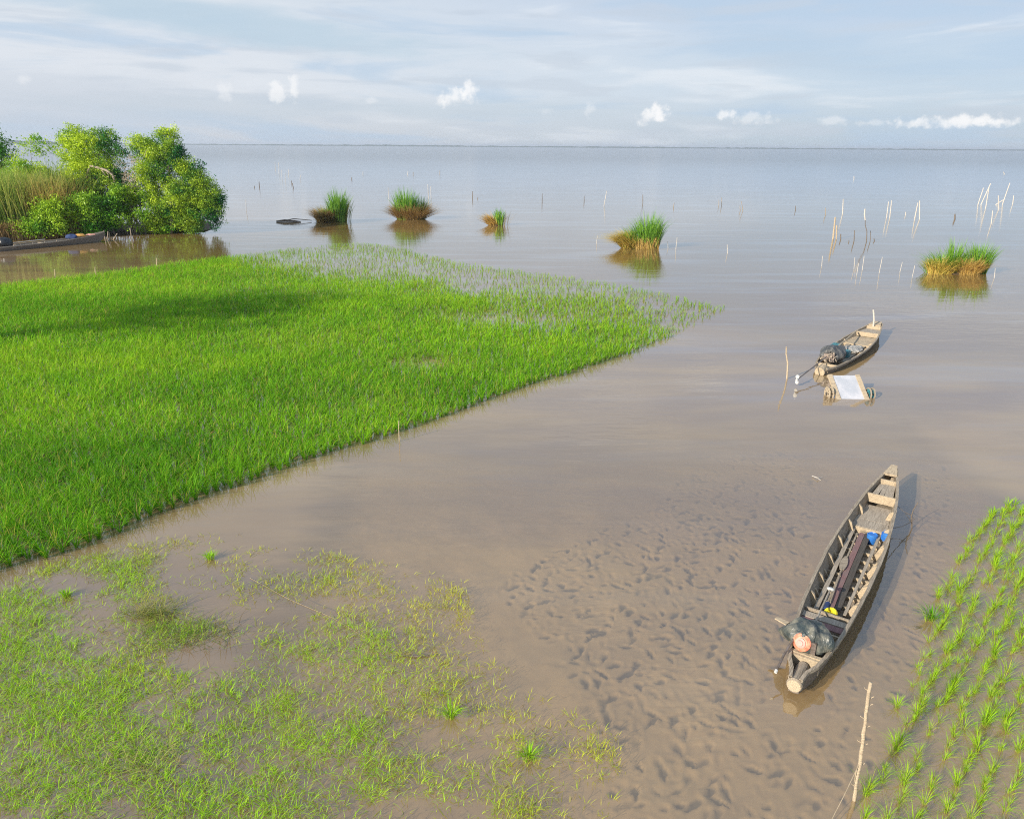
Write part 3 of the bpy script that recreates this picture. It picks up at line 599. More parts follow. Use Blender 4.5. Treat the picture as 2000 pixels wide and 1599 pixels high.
S(1404, 401.5, 1404, 390, 1.6, 'left stub of the pair of dark-footed stubs in mid lake', M_GREY, 'mid-lake stubs'); S(1409.5, 401, 1409.5, 386, 1.6, 'right stub of the pair of dark-footed stubs in mid lake', M_GREY, 'mid-lake stubs')
S(1446, 412, 1445, 402, 1.8, 'shorter stub of the leaning couple right of the dark-footed pair', M_GREY); S(1451, 412, 1448, 393, 1.8, 'taller stub of the leaning couple right of the dark-footed pair', M_GREY); S(1553.6, 411.5, 1553.6, 402, 1.8, 'lone dark stub between the leaning couple and the white stakes', M_STUMP)
S(1421, 495, 1420.5, 478, 1.8, 'single white stick in open water right of the golden islet'); S(1320, 487, 1322.6, 464, 1.6, 'thin white stick close right of the golden islet'); S(1305, 485, 1304, 472, 1.4, 'fainter thin stick nearest the golden islet right side'); S(1165, 476, 1167, 460, 1.4, 'faint thin stick left of the golden islet')
S(506.6, 366, 506, 355, 2, 'dark stub with a nub left of the far white sticks', M_STUMP); S(496.8, 367, 496.8, 363, 1.8, 'tiny dark stub farthest left in the far lake', M_STUMP)
gf = 'far white sticks above the leftmost islet'; lf = 'hair-thin white stick in the far cluster above and left of the leftmost islet'
for a in [(538, 333.6, 537, 316), (545, 340, 544, 318), (551, 352, 550, 332), (557, 356, 557, 338), (563, 345, 564, 330), (586, 352, 587, 342)]: S(*a, 1.1, lf, group=gf)
S(570, 360, 569, 353, 1.8, 'upper brown stub below the far white sticks', M_STUMP); S(573, 367, 571, 358, 2, 'lower brown stub below the far white sticks', M_STUMP); S(687, 352, 687, 346, 2, 'tiny black stub above and right of the leftmost islet', M_STUMP); S(709, 342, 709, 335, 1.4, 'tiny white stick right of the black stub, far out')
S(807, 343, 807, 336, 1.5, 'far dark stick straight behind the flared islet', M_GREY); S(796, 342, 797, 334, 1.4, 'far white stick straight behind the flared islet'); S(859, 341, 859, 333, 1.4, 'far grey stick right of and behind the flared islet', M_GREY)
S(760, 395, 758, 366, 1.3, 'thin white stick left of the flared reed islet'); S(837, 389, 835.6, 360, 1.8, 'left thin white stick right behind the flared islet'); S(842, 387, 841, 364, 1.4, 'right thin white stick right behind the flared islet')
S(923, 388, 923, 374, 2, 'dark stub above the smallest islet', M_STUMP); S(933, 389, 933, 386, 2, 'tiny dark dot of a stub right of the one above the smallest islet', M_STUMP); S(481, 412, 480, 390, 1.2, 'thin pale stick between the tree island and the leftmost islet'); S(1059, 394, 1059, 378, 1.8, 'dark stub right of the smallest islet, farther out', M_STUMP)
S(108, 541, 106.5, 526, 2.2, 'leftmost bamboo peg on the far rim of the rice field', M_BAMBOO, 'bamboo pegs', 'peg', cat='peg'); S(186, 532, 185.7, 521.5, 2.0, 'shortest bamboo peg on the far rim of the rice field', M_BAMBOO, 'bamboo pegs', 'peg', cat='peg'); S(306, 518, 305.5, 504, 2.2, 'rightmost bamboo peg on the far rim of the rice field', M_BAMBOO, 'bamboo pegs', 'peg', cat='peg')
S(780, 862, 778, 822, 1.9, 'yellow bamboo peg at the near edge of the rice field', M_BAMBOO, name='peg', cat='peg')
S(1537, 740, 1536, 677, 4.6, 'knobbly tan mooring pole standing left of the farther boat', M_TAN, name='mooring_pole', bend=.03, cat='pole')
# near mooring pole with side knots and its line
pb = G(1669, 1562); tp = P(1700, 1332, pb.y)-pb
mp = empty('mooring_pole', pb, label='bare pale stick with cut twigs standing right of the near boat stern', cat='pole')
pts = [Vector((0, 0, -.15))]+[tp*k+Vector((random.uniform(-.012, .012), 0, 0)) for k in np.linspace(0, 1, 13)]
MB().tube(pts, [.022]+[.023-.006*k+random.uniform(-.002, .003) for k in np.linspace(0, 1, 13)], 8, jit=.12).build('stem', M_TAN, mp, smooth=True)
mb = MB()
for k, sx in [(.12, -1), (.3, 1), (.47, 1), (.5, -1), (.62, 1), (.7, -1), (.8, 1), (.86, 1), (.93, -1)]:
    a = tp*k; mb.tube([a, a+Vector((sx*.045, .01, .025)), a+Vector((sx*.06, 0, .045))], [.008, .006, .004], 5)
mb.build('knots', M_TAN, mp)
a = pb+tp*.33; mb = MB(); bq = G(1618, 1612); mb.tube([a, a*.5+bq*.5+Vector((0, 0, -.03)), bq], .0045, 5)
tag(mb.build('mooring_line', M_LINE), 'thin slack line running from the knotty stick down to the bottom edge', 'line')
mb = MB(); q0, q1, q2 = G(488, 1128, .006), G(565, 1170, .006), G(650, 1206, .006); mb.tube([q0, q1, q2, G(735, 1258, .006)], .0045, 5)
tag(mb.build('sunken_line', M_LINE), 'pale line lying in the water across the seedlings', 'line')
mb = MB(); mb.tube([G(775, 1279, .01), G(815, 1281, .02), G(856, 1277, .012)], [.01, .014, .006], 5); tag(mb.build('twig', M_STUMP), 'dark twig floating right of the seedlings', 'twig')
mb = MB(); mb.tube([G(1586, 929, .02), G(1597, 933, .05), G(1606, 931, .03)], [.008, .01, .006], 5); mb.tube([G(1597, 933, .04), G(1603, 938, .0)], [.008, .005], 5); tag(mb.build('twig', M_PALE), 'pale forked twig floating left of the near boat bow', 'twig')

# ---------------------------------------------------------------- boats
def lerp(tab, s):
    xs = [a for a, _ in tab]; return float(np.interp(s, xs, [b for _, b in tab]))
class Boat:
    def __init__(s, name, loc, rz, label, Wt, Zt, flare, thick=.028, draft=.06, group='wooden longboats'):
        s.rise = .7; s.root = empty(name, loc, rz, label=label, cat='boat', group=group); s.W, s.Z, s.fl, s.th, s.dr = Wt, Zt, flare, thick, draft; s.L = Wt[-1][0]
    def half(s, x, z, inner=True):
        top, bot = lerp(s.W, x), lerp(s.W, x)*s.fl; zt = lerp(s.Z, x); k = min(1, max(0, (z+s.dr)/(zt+s.dr)))**.75
        return bot+(top-bot)*k-(s.th if inner else 0)
    def hull(s, m_out, m_in, floor=.035):
        n_ = 40; vo, fo, vi, fi = [], [], [], []
        for i in range(n_+1):
            x = s.L*i/n_; zt = lerp(s.Z, x); rise = .9*max(0, (x/s.L-.90)/.10)**2*zt*s.rise + .9*max(0, (.07-x/s.L)/.07)**2*zt*.45
            kz = -s.dr+rise; zs = [kz+(zt-kz)*k for k in (0, .18, .45, .75, 1)]
            ro = [(s.half(x, z, False), z+random.uniform(-.003, .003)) for z in zs]
            ring = [(-a, b) for a, b in ro[::-1]]+[(0, kz-.01)]+ro; vo += [(x, a, b) for a, b in ring]
            fz = max(floor, kz+.03); zi = [fz+(zt-fz)*k for k in (0, .3, .65, 1)]
            ri = [(max(.005, s.half(x, z)), z) for z in zi]; ri[-1] = (ri[-1][0], zt)
            ringi = [(-a, b) for a, b in ri[::-1]]+[(0, fz)]+ri; vi += [(x, a, b) for a, b in ringi]
        for (v, f, m_) in ((vo, fo, 11), (vi, fi, 9)):
            for i in range(n_):
                for k in range(m_-1): f.append((i*m_+k, i*m_+k+1, (i+1)*m_+k+1, (i+1)*m_+k))
        fo += [tuple(range(11)), tuple(range(n_*11, n_*11+11))]
        h = obj('hull', vo, fo, m_out, s.root); obj('lining', vi, fi, m_in, s.root)
        for sd in (-1, 1):                                      # sheer planks capping the sides
            v, f = [], []
            for i in range(n_+1):
                x = s.L*i/n_; zt = lerp(s.Z, x); ho = lerp(s.W, x)
                j = random.uniform(-.003, .003)
                for (a, b) in ((ho+.012, zt+.012), (ho-s.th-.012, zt+.012), (ho-s.th-.012, zt-.035), (ho+.012, zt-.045)): v.append((x, sd*max(.004, a+j), b+j))
                if i: q = (i-1)*4; f += [(q+k, q+(k+1) % 4, q+4+(k+1) % 4, q+4+k) for k in range(4)]
            f += [(0, 1, 2, 3), (n_*4, n_*4+1, n_*4+2, n_*4+3)]
            obj('gunwale', v, f, s.gm, s.root)
    def rib(s, x, m_, depth=.075, t_=.05, top=.02):
        for sd in (-1, 1):
            zt = lerp(s.Z, x)-top; v = []
            zz = [zt, zt-.05, zt*.55, .10, .05]
            for xx in (x-t_/2, x+t_/2):
                for z in zz: v.append((xx, sd*(s.half(x, z)+.004), z))
                for z, dd in zip(zz[::-1], [depth*1.6, depth*1.2, depth, depth*.9, depth*.35]): v.append((xx, sd*(s.half(x, z)-dd), z))
            n_ = 10; f = [tuple(range(n_)), tuple(range(n_, 2*n_))[::-1]]+[(k, (k+1) % n_, n_+(k+1) % n_, n_+k) for k in range(n_)]
            obj('rib', v, f, m_, s.root)
    def cross(s, name, x, z, h, t_, m_, inset=0.0, bow=0.0):
        """a board on edge across the boat"""
        hw = s.half(x, z)-inset; mb_ = MB(); mb_.board((x, -hw, z-h/2), (x, hw, z-h/2), t_, h, jit=.003, cuts=6, bow=bow); return mb_.build(name, m_, s.root)
    def deck(s, name, x0, x1, z, rows, m_, t_=.022, gap=.008, along=False):
        for i in range(rows):
            a, b = x0+(x1-x0)*i/rows+gap/2, x0+(x1-x0)*(i+1)/rows-gap/2
            xm = (a+b)/2; ha, hb = s.half(a, z)-.006, s.half(b, z)-.006
            v = [(a, -ha, z), (b, -hb, z), (b, hb, z), (a, ha, z)]; zj = random.uniform(-.004, .004)
            v = [(p_[0], p_[1], p_[2]+zj) for p_ in v]+[(p_[0], p_[1], p_[2]-t_+zj) for p_ in v]
            obj(name, v, [(0, 1, 2, 3), (7, 6, 5, 4), (0, 4, 5, 1), (1, 5, 6, 2), (2, 6, 7, 3), (3, 7, 4, 0)], m_, s.root)
    def at(s, x, r, z):                                          # local point -> world
        return s.root.matrix_basis @ Vector((x, -r, z))

def lump(name, m_, rads, seed=0, parent=None, nseg=40, nring=26, fold=.10, floor=-.9, pinch=None):
    """a draped sheet: noisy closed dome with radial folds"""
    v, f = [], []; rn = random.Random(seed); ph = [rn.uniform(0, 6.28) for _ in range(8)]
    for i in range(nring+1):
        th = PI*i/nring*.93
        for k in range(nseg):
            a = 2*PI*k/nseg
            r = 1+fold*min(1, 1.6*math.sin(th))**2*(math.sin(5*a+ph[0]+2*th)*.5+math.sin(9*a+ph[1]-3*th)*.3*math.sin(th)+math.sin(14*a+ph[3])*.25*max(0, math.sin(th)-.3)+math.sin(3*a+ph[4])*math.sin(3*th+ph[5])*.8) + rn.uniform(-.012, .012)
            x, y, z = math.sin(th)*math.cos(a)*r, math.sin(th)*math.sin(a)*r, math.cos(th)*r*.96
            if z < floor*.55: z = floor*.55+(z-floor*.55)*.35+rn.uniform(-.05, .05); x *= 1.04; y *= 1.04
            if pinch:
                pr = x*pinch[0]+y*pinch[1]
                if pr > .55:
                    kk = (pr-.55)*pinch[2]; x += pinch[0]*kk; y += pinch[1]*kk; sh = max(.35, 1-.9*(pr-.55)); q = x*pinch[1]-y*pinch[0]; x -= pinch[1]*q*(1-sh); y += pinch[0]*q*(1-sh); z = z*sh-(pr-.55)*.35
            v.append((x*rads[0], y*rads[1], z*rads[2]))
        if i: f += [((i-1)*nseg+k, i*nseg+k, i*nseg+(k+1) % nseg, (i-1)*nseg+(k+1) % nseg) for k in range(nseg)]
    f.append(tuple(range(nring*nseg, (nring+1)*nseg))[::-1])
    return obj(name, v, f, m_, parent, smooth=True)

# ---- near boat
_before = set(o.name for o in COL.objects)
axB = (G(1460+915/3.198, 880+108/3.198, .5)-G(1460+265/3.198, 880+1505/3.198, .25)); angB = math.atan2(axB.y, axB.x)
oB = G(1460+265/3.198, 880+1505/3.198, .25); oB.z = 0; oB += Vector((math.sin(angB), -math.cos(angB), 0))*.06
B = Boat('wooden_boat', oB, angB, 'long open wooden boat nearest the camera, plank decks and ribs showing, engine at the stern',
         [(.16, .10), (.45, .225), (1.0, .325), (1.5, .375), (2.0, .41), (3.0, .455), (4.0, .475), (4.7, .47), (5.5, .435), (6.3, .385), (6.9, .33), (7.4, .265), (7.8, .20), (8.2, .125), (8.42, .08)],
         [(.16, .33), (1.0, .36), (2.5, .36), (4.5, .37), (6.0, .41), (7.0, .46), (7.8, .52), (8.42, .57)], .66)
B.W = [(0, .09)]+B.W; B.Z = [(0, .32)]+B.Z; B.gm = M_GREY
B.hull(M_HULL, M_GREY)
for x in (2.45, 3.15, 3.95, 4.75, 5.55, 6.35): B.rib(x, M_TAN, .085, .045)
for x in (2.8, 3.55, 4.35, 5.1): B.rib(x, M_TAN, .04, .04, top=.16)
for x in np.arange(2.3, 5.7, .36): B.cross('floor_timber', x, .105, .06, .035, M_TAN, inset=-.0)
B.deck('deck_plank', 5.72, 6.92, .20, 3, M_DECK)
B.cross('bulkhead', 5.70, .198, .14, .025, M_TAN)
B.cross('bulkhead', 6.97, .455, .20, .045, M_TAN)
# fore deck: lengthwise short planks, one askew
for (r0, r1, wd, zz) in [(-.16, -.09, .11, .37), (-.02, -.01, .085, .365), (.085, .06, .085, .36), (.18, .13, .085, .365)]:
    mb = MB(); mb.board((7.0, -r0, zz), (7.74 if r0 > -.1 else 7.68, -r1, zz+.04), wd, .018, jit=.002); mb.build('fore_plank', M_DECK, B.root)
B.cross('bulkhead', 7.8, .50, .12, .04, M_TAN)
mb = MB(); mb.board((8.02, 0, .545), (8.5, 0, .60), .28, .05, w2=.13, jit=.003); mb.build('bow_block', M_TAN, B.root)
# lengthwise loose floor boards
for (x0, r0, x1, r1, wd, z, m_, nm) in [(2.25, -.20, 5.74, -.255, .075, .14, M_DECK, 'bottom_board'), (2.6, -.08, 5.5, -.15, .03, .13, M_GREY, 'bottom_board'), (2.42, .0, 5.52, -.06, .10, .145, M_RED, 'bottom_board'), (2.42, .11, 5.55, .045, .10, .142, M_DARK, 'bottom_board'), (2.28, .25, 5.6, .255, .05, .17, M_DECK, 'stringer')]:
    mb = MB(); mb.board((x0, -(r0-.02), z), (x1, -(r1-.02), z+.01), wd, .024, jit=.002, cuts=10); mb.build(nm, m_, B.root)
# stern seats and engine bearers
B.cross('bulkhead', 1.98, .30, .16, .03, M_GREY)
for (x0, m_, dz) in ((1.62, M_RED, 0), (1.80, M_DECK, .004)):
    hw = B.half(x0, .27); mb = MB(); mb.board((x0, -hw, .27+dz), (x0, hw*.98, .27+dz), .155, .022, jit=.003, cuts=6); mb.build('thwart', m_, B.root)
B.cross('bulkhead', 1.40, .30, .20, .03, M_TAN); B.cross('bulkhead', 1.12, .29, .16, .035, M_TAN)
B.deck('stern_plank', .98, 1.38, .13, 3, M_DECK)
for x in (.62, 1.02):
    hw = B.half(x, .30); mb = MB(); mb.board((x, -hw, .325), (x, hw, .325), .07, .045, jit=.003); mb.build('engine_bearer', M_TAN, B.root)
B.cross('transom', .56, .33, .24, .04, M_TAN)
mb = MB(); mb.lathe((-.02, 0, .20), [(.105, 0), (.115, .02), (.10, .2), (.085, .52)], (1, 0, .0), 16); mb.build('stern_log', M_GREY, B.root)
mb = MB(); mb.lathe((-.034, 0, .20), [(.098, 0), (.102, .016)], (1, 0, 0), 16); mb.build('log_end', M_TAN, B.root)
# engine under its tarp
eng = empty('longtail_engine', B.at(.85, -.02, .35), angB, label='longtail engine on the stern of the near boat with faded orange housing and long shafts', cat='engine')
MB().board((-.2, 0, .1), (.2, 0, .1), .26, .2).build('engine_block', M_STEEL, eng)
mb = MB(); mb.lathe((-.15, .07, .13), [(.02, -.105), (.09, -.10), (.135, -.07), (.14, -.03), (.13, .03)], (1, -.12, -.35), 24); mb.build('fan_housing', M_ORANGE, eng)
mb = MB(); mb.lathe((-.25, .085, .165), [(.07, 0), (.075, -.012), (.045, -.02), (.04, -.035)], (1, -.12, -.35), 18); mb.build('fan_cap', M_PINK, eng)
def el(v): return Vector((v[0]-.85, -(v[1]+.02), v[2]-.35))
mb = MB(); mb.tube([el((.66, -.22, .50)), el((.36, -.27, .38)), el((.09, -.29, .26))], [.02, .018, .018], 8); mb.build('rear_handle', M_STEEL, eng)
mb = MB(); mb.tube([el((.10, -.29, .262)), el((.055, -.293, .245))], [.024, .024], 8); mb.build('grip', M_WHITE, eng)
mb = MB(); mb.tube([el((1.0, -.06, .46)), el((2.63, -.10, .36))], .017, 8); mb.build('drive_shaft', M_DECK, eng)
mb = MB(); mb.lathe(el((2.66, -.10, .36)), [(.02, -.03), (.055, -.02), (.065, .0), (.055, .02), (.02, .03)], (.3, 0, 1), 14); mb.build('propeller_hub', M_WHITE, eng)
tarp = lump('engine_tarp', M_TARP, (.29, .33, .27), 3, nseg=72, nring=44, fold=.15, pinch=(.15, .99, .75))
tarp.location = B.at(.90, -.05, .47); tarp.rotation_euler = (0, .12, angB)
tag(tarp, 'shiny black sheet draped and knotted over the engine of the near boat', 'tarp')
mb = MB(); mb.board(B.at(1.00, -.40, .50), B.at(1.05, -.60, .50), .11, .018, w2=.06, jit=.004); tag(mb.build('broken_paddle', M_TAN), 'tan wooden blade poking out left from under the black sheet', 'paddle')
# loose gear
def paddle(name, a, b, bl, wd, m_, label, cat='paddle'):
    a, b = Vector(a), Vector(b); d_ = (b-a).normalized(); r_ = empty(name, a, 0, label=label, cat=cat)
    MB().tube([Vector((0, 0, 0)), (b-a)*.5, b-a-d_*bl*.8], .013, 7).build('handle', m_, r_)
    mb = MB(); n_ = 10; side = d_.cross(Vector((0, 0, 1))).normalized(); vs, fs = [], []
    for i in range(n_+1):
        k = i/n_; ww = wd/2*math.sin(PI*min(1, .12+k*.86))**.6; c_ = b-a-d_*bl*(1-k)
        for sx, sz in ((-1, -.006), (1, -.006), (1, .006), (-1, .006)): vs.append(c_+side*ww*sx+Vector((0, 0, sz)))
        if i: q = (i-1)*4; fs += [(q+j, q+(j+1) % 4, q+4+(j+1) % 4, q+4+j) for j in range(4)]
    fs += [(3, 2, 1, 0), (n_*4, n_*4+1, n_*4+2, n_*4+3)]
    mb.add(vs, fs); mb.build('blade', m_, r_); return r_
paddle('paddle', B.at(2.5, -.05, .19), B.at(4.3, -.15, .19), .55, .13, M_GREY, 'grey wooden paddle lying along the bottom boards of the near boat')
def can(name, loc, rz, lab, m_, dims=(.2, .15, .2)):
    r_ = empty(name, loc, rz, label=lab, cat='container'); x, y, z = dims
    bm = bmesh.new(); bmesh.ops.create_cube(bm, size=1)
    for v in bm.verts: v.co = Vector((v.co.x*x, v.co.y*y, (v.co.z+.5)*z))
    bmesh.ops.bevel(bm, geom=bm.edges[:], offset=.03, segments=3, affect='EDGES'); me = bpy.data.meshes.new('body'); bm.to_mesh(me); bm.free(); me.materials.append(m_)
    o_ = bpy.data.objects.new('body', me); COL.objects.link(o_); o_.parent = r_
    MB().lathe((x*.2, 0, z), [(.03, -.01), (.03, .02), (.02, .03)], n=12).build('cap', m_, r_); return r_
mb = MB(); mb.lathe((0, 0, 0), [(.085, 0), (.10, .09), (.102, .19), (.088, .2), (.08, .185), (.02, .18)], n=20); o = mb.build('blue_bucket', M_BLUE, smooth=False); o.location = B.at(5.42, .12, .05); tag(o, 'round blue pail at the front of the open hold, nearer the middle of the boat', 'bucket')
can('blue_container', B.at(5.56, .33, .12), angB+.1, 'square blue container against the right side of the near boat', M_BLUE, (.2, .14, .17))
mb = MB(); mb.lathe((0, 0, 0), [(.06, -.04), (.10, -.03), (.115, 0), (.10, .025), (.05, .03), (.045, 0)], n=22); o = mb.build('yellow_dish', M_YELLOW); o.location = B.at(2.13, .03, .22); o.rotation_euler = (.3, -.5, 0); tag(o, 'round yellow plastic bowl behind the thwart of the near boat', 'bowl')
mb = MB(); mb.tube([B.at(2.3, -.07, .16), B.at(2.5, -.08, .16)], .045, 12); tag(mb.build('bottle', M_NAVY), 'small dark blue bottle on the boards of the near boat', 'bottle')
cp_ = lump('rag', M_CLOTH, (.09, .07, .03), 8, nseg=18, nring=8, fold=.2); cp_.location = B.at(1.27, .22, .15); tag(cp_, 'crumpled pale rag on the stern boards of the near boat', 'rag')
mb = MB()
for k in range(3):
    pts = [B.at(5.62+.05*math.cos(t_*1.3+k), -.05+.09*math.sin(t_+k)+.03*k, .12+.01*k) for t_ in np.linspace(0, 6.3, 16)]; mb.tube(pts, .008, 5)
tag(mb.build('rope_coil', M_LINE), 'loose coil of pale cord under the deck edge of the near boat', 'rope')
_piv, _k = G(1650, 1138), .925                     # true size of the near boat and all its gear
for o_ in list(COL.objects):
    if o_.name not in _before and o_.parent is None:
        o_.location = _piv + (o_.location-_piv)*_k + Vector((-.055, .02, 0)); o_.scale = o_.scale*_k
# mooring stick and lashings right of the bow
ab = G(1781, 1032); mb = MB(); root = empty('mooring_stick', ab, label='thin dark crooked stick tied with wire right of the near boat', cat='stick')
T = lambda u, v: P(u, v, ab.y)-ab
MB().tube([T(1783, 1036)+Vector((0, 0, -.1)), T(1781, 1019), T(1780, 1008), T(1784, 995), T(1793, 981)], [.012, .013, .012, .010, .007], 6).build('stem', M_STUMP, root)
mb.tube([T(1781, 1019), T(1768, 1003), T(1781, 1005), T(1776, 1017), T(1781, 1019)], .005, 4); mb.tube([T(1780, 1006), T(1786, 1014), T(1780, 1020)], .006, 4); mb.build('wire', M_ROPE, root)
for i, (pa, pz, lb) in enumerate([((6.75, .32, .42), (1780, 1006), 'upper thin dark rope from the near boat to the crooked stick'), ((5.7, .44, .36), (1780, 1019), 'lower thin dark rope from the near boat to the crooked stick')]):
    A_ = _piv+(B.at(*pa)-_piv)*1.0; A_ = B.root.matrix_basis @ Vector((pa[0], -pa[1], pa[2])); Z_ = T(*pz)+ab; mb = MB(); mb.tube([A_, A_*.5+Z_*.5-Vector((0, 0, .03)), Z_], .006, 5); tag(mb.build('mooring_rope', M_ROPE), lb, 'rope', 'ropes to the crooked stick')

# ---- second boat
s2, b2 = G(1603, 724, .12), G(1714, 629, .5); a2 = b2-s2; L2 = a2.xy.length; ang2 = math.atan2(a2.y, a2.x); s2.z = 0
sc = L2/9.0
B2 = Boat('wooden_boat', s2, ang2, 'farther wooden boat beside the white-decked cart, with an upright stick at its bow',
          [(x*sc, y_*1.02) for x, y_ in [(0, .18), (.6, .33), (1.5, .44), (3, .54), (4.5, .58), (6, .53), (7.3, .42), (8.3, .29), (9.0, .2)]],
          [(0, .20), (1.5*sc, .22), (4.5*sc, .25), (6.5*sc, .30), (8*sc, .38), (9*sc, .46)], .6)
B2.gm = M_GREY; B2.rise = .12; B2.hull(M_HULL, M_GREY)
for x in (1.9, 2.9, 3.8, 4.7, 5.6): B2.rib(x*sc, M_TAN, .09, .06)
B2.deck('deck_plank', 5.4*sc, 7.1*sc, .17, 3, M_TAN); B2.cross('bulkhead', 5.38*sc, .17, .11, .03, M_TAN); B2.cross('bulkhead', 7.2*sc, .345, .17, .05, M_TAN)
B2.deck('deck_plank', 7.3*sc, 8.3*sc, .31, 2, M_DECK); B2.cross('bulkhead', 8.35*sc, .425, .16, .05, M_TAN)
mb = MB(); mb.board((8.45*sc, 0, .44), (9.05*sc, 0, .49), .44, .06, w2=.3, jit=.004); mb.build('bow_block', M_TAN, B2.root)
for x in np.arange(2.0, 5.3, .5): B2.cross('floor_timber', x*sc, .10, .06, .04, M_DECK)
for r_ in (-.25, 0, .27):
    mb = MB(); mb.board((1.9*sc, -r_, .13), (5.3*sc, -r_, .14), .14, .024, jit=.003, cuts=8); mb.build('bottom_board', M_GREY if r_ else M_DARK, B2.root)
B2.cross('transom', .12, .21, .16, .05, M_TAN); B2.cross('bulkhead', .75*sc, .23, .15, .05, M_TAN); B2.deck('stern_plank', .2, .9*sc, .16, 3, M_TAN)
mb = MB(); mb.tube([(-.12, 0, .1), (.25, 0, .17)], [.16, .14], 12); mb.build('stern_log', M_TAN, B2.root)
eng = empty('longtail_engine', B2.at(1.25*sc, 0, .3), ang2, label='longtail engine of the farther boat with thin shaft and white propeller', cat='engine')
inv = eng.matrix_basis.inverted()
MB().board((-.25, 0, .1), (.25, 0, .1), .34, .26).build('engine_block', M_STEEL, eng)
mb = MB()
for k in range(14):
    a = random.uniform(-.3, .3); z = random.uniform(0, .3); mb.tube([(-.32-random.uniform(0, .12), a, z), (-.18, a+random.uniform(-.12, .12), z+random.uniform(-.1, .1))], random.uniform(.012, .03), 6)
mb.build('pipework', M_DEADBARK, eng)
pa, pz = B2.at(.75*sc, -.05, .45), P(1557, 741, G(1557, 760).y+.3)
MB().tube([inv @ pa, inv @ pz], .02, 7).build('drive_shaft', M_STEEL, eng)
mb = MB(); q = inv @ pz
for k in (0, 1):
    dz = (-1)**k; mb.lathe(q+Vector((0, 0, dz*.09)), [(.01, -.012), (.055, -.008), (.06, .004), (.01, .012)], (1, .25*dz, 0.0), 12)
mb.lathe(q, [(.03, -.06), (.035, .06)], (1, 0, 0), 10); mb.build('propeller', M_WHITE, eng)
tarp = lump('engine_tarp', M_TARP2, (.50, .38, .30), 5, nseg=60, nring=36, fold=.19); tarp.location = B2.at(1.65*sc, -.02, .42); tarp.rotation_euler = (0, .1, ang2)
tag(tarp, 'dull grey-black sheet draped over the engine of the farther boat', 'tarp')
mb = MB(); mb.tube([B2.at(2.3*sc, -.05, .55), B2.at(6.9*sc, -.36, .38)], .028, 8); tag(mb.build('long_pole', M_TAN), 'long pale pole lying from the engine to the foredeck of the farther boat', 'pole')
can('teal_container', B2.at(3.15*sc, -.30, .13), ang2, 'teal container in the hold of the farther boat', M_TEAL, (.5, .28, .34)); can('teal_container', B2.at(2.85*sc, .08, .13), ang2, 'dull teal crate-like container nearest the engine sheet', M_TEAL, (.35, .4, .24))
cp_ = lump('net_heap', M_CLOTH, (.55, .30, .10), 12, nseg=40, nring=18, fold=.22); cp_.location = B2.at(4.1*sc, .12, .2); cp_.rotation_euler = (0, 0, ang2); tag(cp_, 'grey heap of fishing net in the middle of the farther boat', 'net')
bs = B2.at(8.35*sc, -.02, .42); tq = P(1705.5, 605, bs.y); mb = MB(); mb.tube([bs, bs*.6+tq*.4+Vector((.03, 0, 0)), bs*.2+tq*.8+Vector((.02, 0, 0)), tq], [.035, .035, .033, .03], 7, jit=.1)
tag(mb.build('bow_stick', M_PALE), 'bleached upright stick at the bow of the farther boat', 'stick')

# ---- white-decked cart sunk in the water
cA, cB_, cC, cD = G(1634, 779), G(1698, 780), P(1687, 731, 0), P(1627, 728, 0)
cb = (cA+cB_)/2; cart = empty('hand_cart', cb, math.atan2((cB_-cA).y, (cB_-cA).x), label='half-sunk wooden cart with a sloping white sheet deck and a wheel on each side', cat='cart')
wd = (cB_-cA).length; TL = .95; el_ = R(30); up = Vector((0, math.cos(el_), math.sin(el_)))*TL; sh = Vector((-.03, 0, 0)); nrm = Vector((0, -math.sin(el_), math.cos(el_)))
lo, hi = Vector((0, 0, -.02)), up+sh
mb = MB(); mb.board(lo+nrm*.0, hi, wd*.78, .02, up=nrm, cuts=6); mb.build('white_deck', M_WSHEET, cart)
for sx in (-1, 1):
    mb = MB(); mb.board(lo+Vector((sx*wd*.43, 0, 0))-up*.04, hi+Vector((sx*wd*.43, 0, 0))+up*.02, .13, .07, up=nrm, jit=.004); mb.build('side_beam', M_TAN, cart)
for k in (.0, .5, 1.0):
    c_ = lo+(hi-lo)*k-nrm*.05; mb = MB(); mb.board(c_-Vector((wd*.5, 0, 0)), c_+Vector((wd*.5, 0, 0)), .07, .06, up=nrm, jit=.004); mb.build('cross_beam', M_TAN, cart)
for sx in (-1, 1):
    c_ = lo+(hi-lo)*.28+Vector((sx*(wd*.5+.13), 0, 0))-nrm*.05
    wh = empty('wheel'); wh.parent = cart; wh.location = c_
    for q in (-.055, .055):
        rim = []; ax = Vector((1, 0, 0)); n_ = 28; vs, fs = [], []
        for k in range(n_):
            a = 2*PI*k/n_
            for rr_, xx in ((.17, -.014), (.21, -.014), (.21, .014), (.17, .014)): vs.append((q+xx, rr_*math.cos(a), rr_*math.sin(a)))
        for k in range(n_):
            for j in range(4): fs.append((k*4+j, k*4+(j+1) % 4, ((k+1) % n_)*4+(j+1) % 4, ((k+1) % n_)*4+j))
        obj('rim', vs, fs, M_TAN if sx < 0 else M_GREY, wh)
        mb = MB()
        for k in range(4):
            a = PI*k/4+.2; mb.board((q, -.18*math.cos(a), -.18*math.sin(a)), (q, .18*math.cos(a), .18*math.sin(a)), .04, .02, up=(1, 0, 0))
        mb.build('spokes', M_TAN if sx < 0 else M_TEAL, wh)
    MB().tube([(-.09, 0, 0), (.09, 0, 0)], .05, 10).build('hub', M_DARK, wh)

